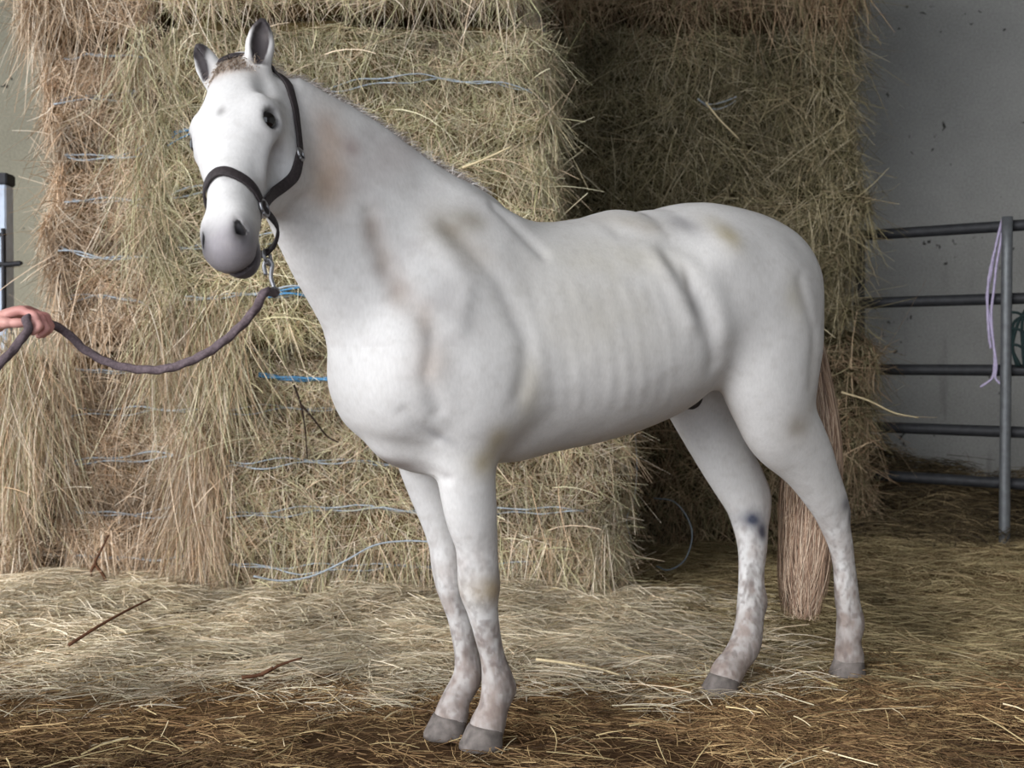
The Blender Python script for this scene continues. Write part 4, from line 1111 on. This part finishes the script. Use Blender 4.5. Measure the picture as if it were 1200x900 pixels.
    # clothes: rolled shirt, trousers, boots, hair
    def cloth(name, fill, mat, step=.013, cut=None):
        g = Field(np.arange(-2.12, -1.40, step), np.arange(2.22, 3.04, step), np.arange(0, 1.82, step)); fill(g)
        if cut is not None:
            z = g.zs[None, None, :]; lo, hi = cut
            g.D = np.maximum(g.D, np.maximum(lo - z, z - hi).astype(np.float32))
        v, q = g.mesh(); v = relax(v, q, 2); mesh_obj(name, v, q, mat, t)
    e = .018
    def shirt(g):
        g.limb([(cx, cy, .80, .165 + e, .115 + e, .13 + e), (cx, cy, 1.0, .16 + e, .10 + e, .11 + e), (cx + .01, cy, 1.12, .15 + e, .095 + e, .105 + e), (cx, cy, 1.26, .17 + e, .115 + e, .115 + e), (cx - .01, cy, 1.38, .175 + e, .095 + e, .105 + e), (cx - .02, cy, 1.45, .08 + e, .06 + e, .07 + e)], .04, X)
        g.limb([(cx - .01, cy - .19, 1.38, .06 + e, .06 + e, .06 + e), (cx - .03, cy - .235, 1.10, .045 + e, .047 + e, .047 + e), (cx + .01, cy - .242, .98, .036 + e, .038 + e, .038 + e)], .04, X)
        g.limb([(cx - .01, cy + .18, 1.385, .06 + e, .06 + e, .06 + e), (-1.62, 2.80, 1.24, .047 + e, .05 + e, .05 + e), (-1.50, 2.803, 1.145, .044 + e, .045 + e, .045 + e)], .04, (0, 1, 0))
    cloth('shirt', shirt, plain('navy_shirt', lin(48, 58, 84), .85, .1, 0, .15, 50), cut=(.80, 1.47))
    def trousers(g):
        g.limb([(cx, cy, .84, .16 + e, .11 + e, .12 + e), (cx, cy, .97, .15 + e, .10 + e, .105 + e)], .05, X)
        for q in (-1, 1):
            g.limb([(cx, cy + q * .09, .92, .087 + e, .087 + e, .102 + e), (cx + .015, cy + q * .10, .72, .078 + e, .083 + e, .088 + e), (cx + .02, cy + q * .10, .49, .06 + e, .062 + e, .062 + e), (cx, cy + q * .105, .30, .055 + e, .055 + e, .062 + e), (cx - .01, cy + q * .105, .12, .05 + e, .05 + e, .055 + e)], .03, X)
    cloth('trousers', trousers, plain('grey_trousers', lin(70, 70, 74), .9, .1, 0, .15, 50), cut=(.13, .98))
    def boots(g):
        for q in (-1, 1):
            g.limb([(cx - .01, cy + q * .105, .26, .05, .05, .055), (cx - .02, cy + q * .105, .10, .045, .045, .05)], .03, X)
            g.limb([(cx - .05, cy + q * .105, .055, .045, .045, .055), (cx + .08, cy + q * .12, .05, .053, .04, .05), (cx + .185, cy + q * .13, .04, .042, .03, .04)], .03, (0, 0, 1))
    cloth('boots', boots, plain('brown_boots', lin(66, 48, 36), .6, .3, 0, .2, 40), cut=(.004, .3))
    def hairf(g):
        g.blob((cx - .012, cy, 1.675), (.112, .094, .102), .02)
        g.blob((cx + .125, cy, 1.575), (.085, .13, .12), .02, None, True)
    cloth('hair', hairf, plain('brown_hair', lin(70, 52, 38), .6, .3, 0, .3, 60), step=.01, cut=(1.5, 1.8))
    return hpnt
hand = make_person()

horse, bvh = make_horse()
halter, CHIN = make_halter(bvh)
# lead rope: loops from the hand to the chin ring
HM = Matrix.Translation((*HORSE_O, 0)) @ Matrix.Rotation(HORSE_RZ, 4, 'Z')
chin = np.array(HM @ Vector(CHIN))
M_ROPE = plain('braided_rope', lin(96, 84, 88), .85, .2, 0, .3, 160)
rp = empty('lead_rope', tuple(chin)); tag(rp, 'dark mauve braided lead rope sagging from the halter to the hand', 'lead rope')
def pxp(x, y, Y): return np.array([(x - 600) / 1400 * Y, Y, 1.07 + (420 - y) / 1400 * Y])
G0, G1 = hand(.103, .046, -.018), hand(.100, -.052, -.022)
path = [pxp(-60, 480, 2.60), pxp(-25, 450, 2.62), pxp(10, 416, 2.66), pxp(32, 388, 2.69), G0 + [0, -.004, -.004], hand(.103, .01, -.017), G1, pxp(76, 388, 2.83), pxp(100, 410, 2.83), pxp(130, 426, 2.81), pxp(165, 433, 2.78), pxp(200, 431, 2.75),
        pxp(240, 415, 2.71), pxp(272, 392, 2.68), pxp(297, 366, 2.65), pxp(311, 343, 2.63), chin + [0.018, -.005, -.082]]
P = spline(path, 14)
tube_obj('braid', P - chin, .0098, M_ROPE, rp, 12, lobes=3, twist=110, depth=.14)
tail_ = spline([path[0], pxp(-85, 520, 2.58), pxp(-95, 600, 2.57), pxp(-90, 690, 2.57)], 14)
tube_obj('rope_end', tail_ - chin, .0098, M_ROPE, rp, 12, lobes=3, twist=110, depth=.14)
tube_obj('snap_hook', spline([chin + [.016, -.004, -.07], chin + [.008, -.002, -.045], chin + [.010, 0, -.015], chin + [0, 0, -.004], chin + [-.008, 0, -.018], chin + [-.004, 0, -.04]], 6) - chin, .0048, M_METAL, rp, 8)
tube_obj('swivel', ring_pts(chin + np.array([.016, -.004, -.074]), [0, .3, 1], .009) - chin, .004, M_METAL, rp, 8)
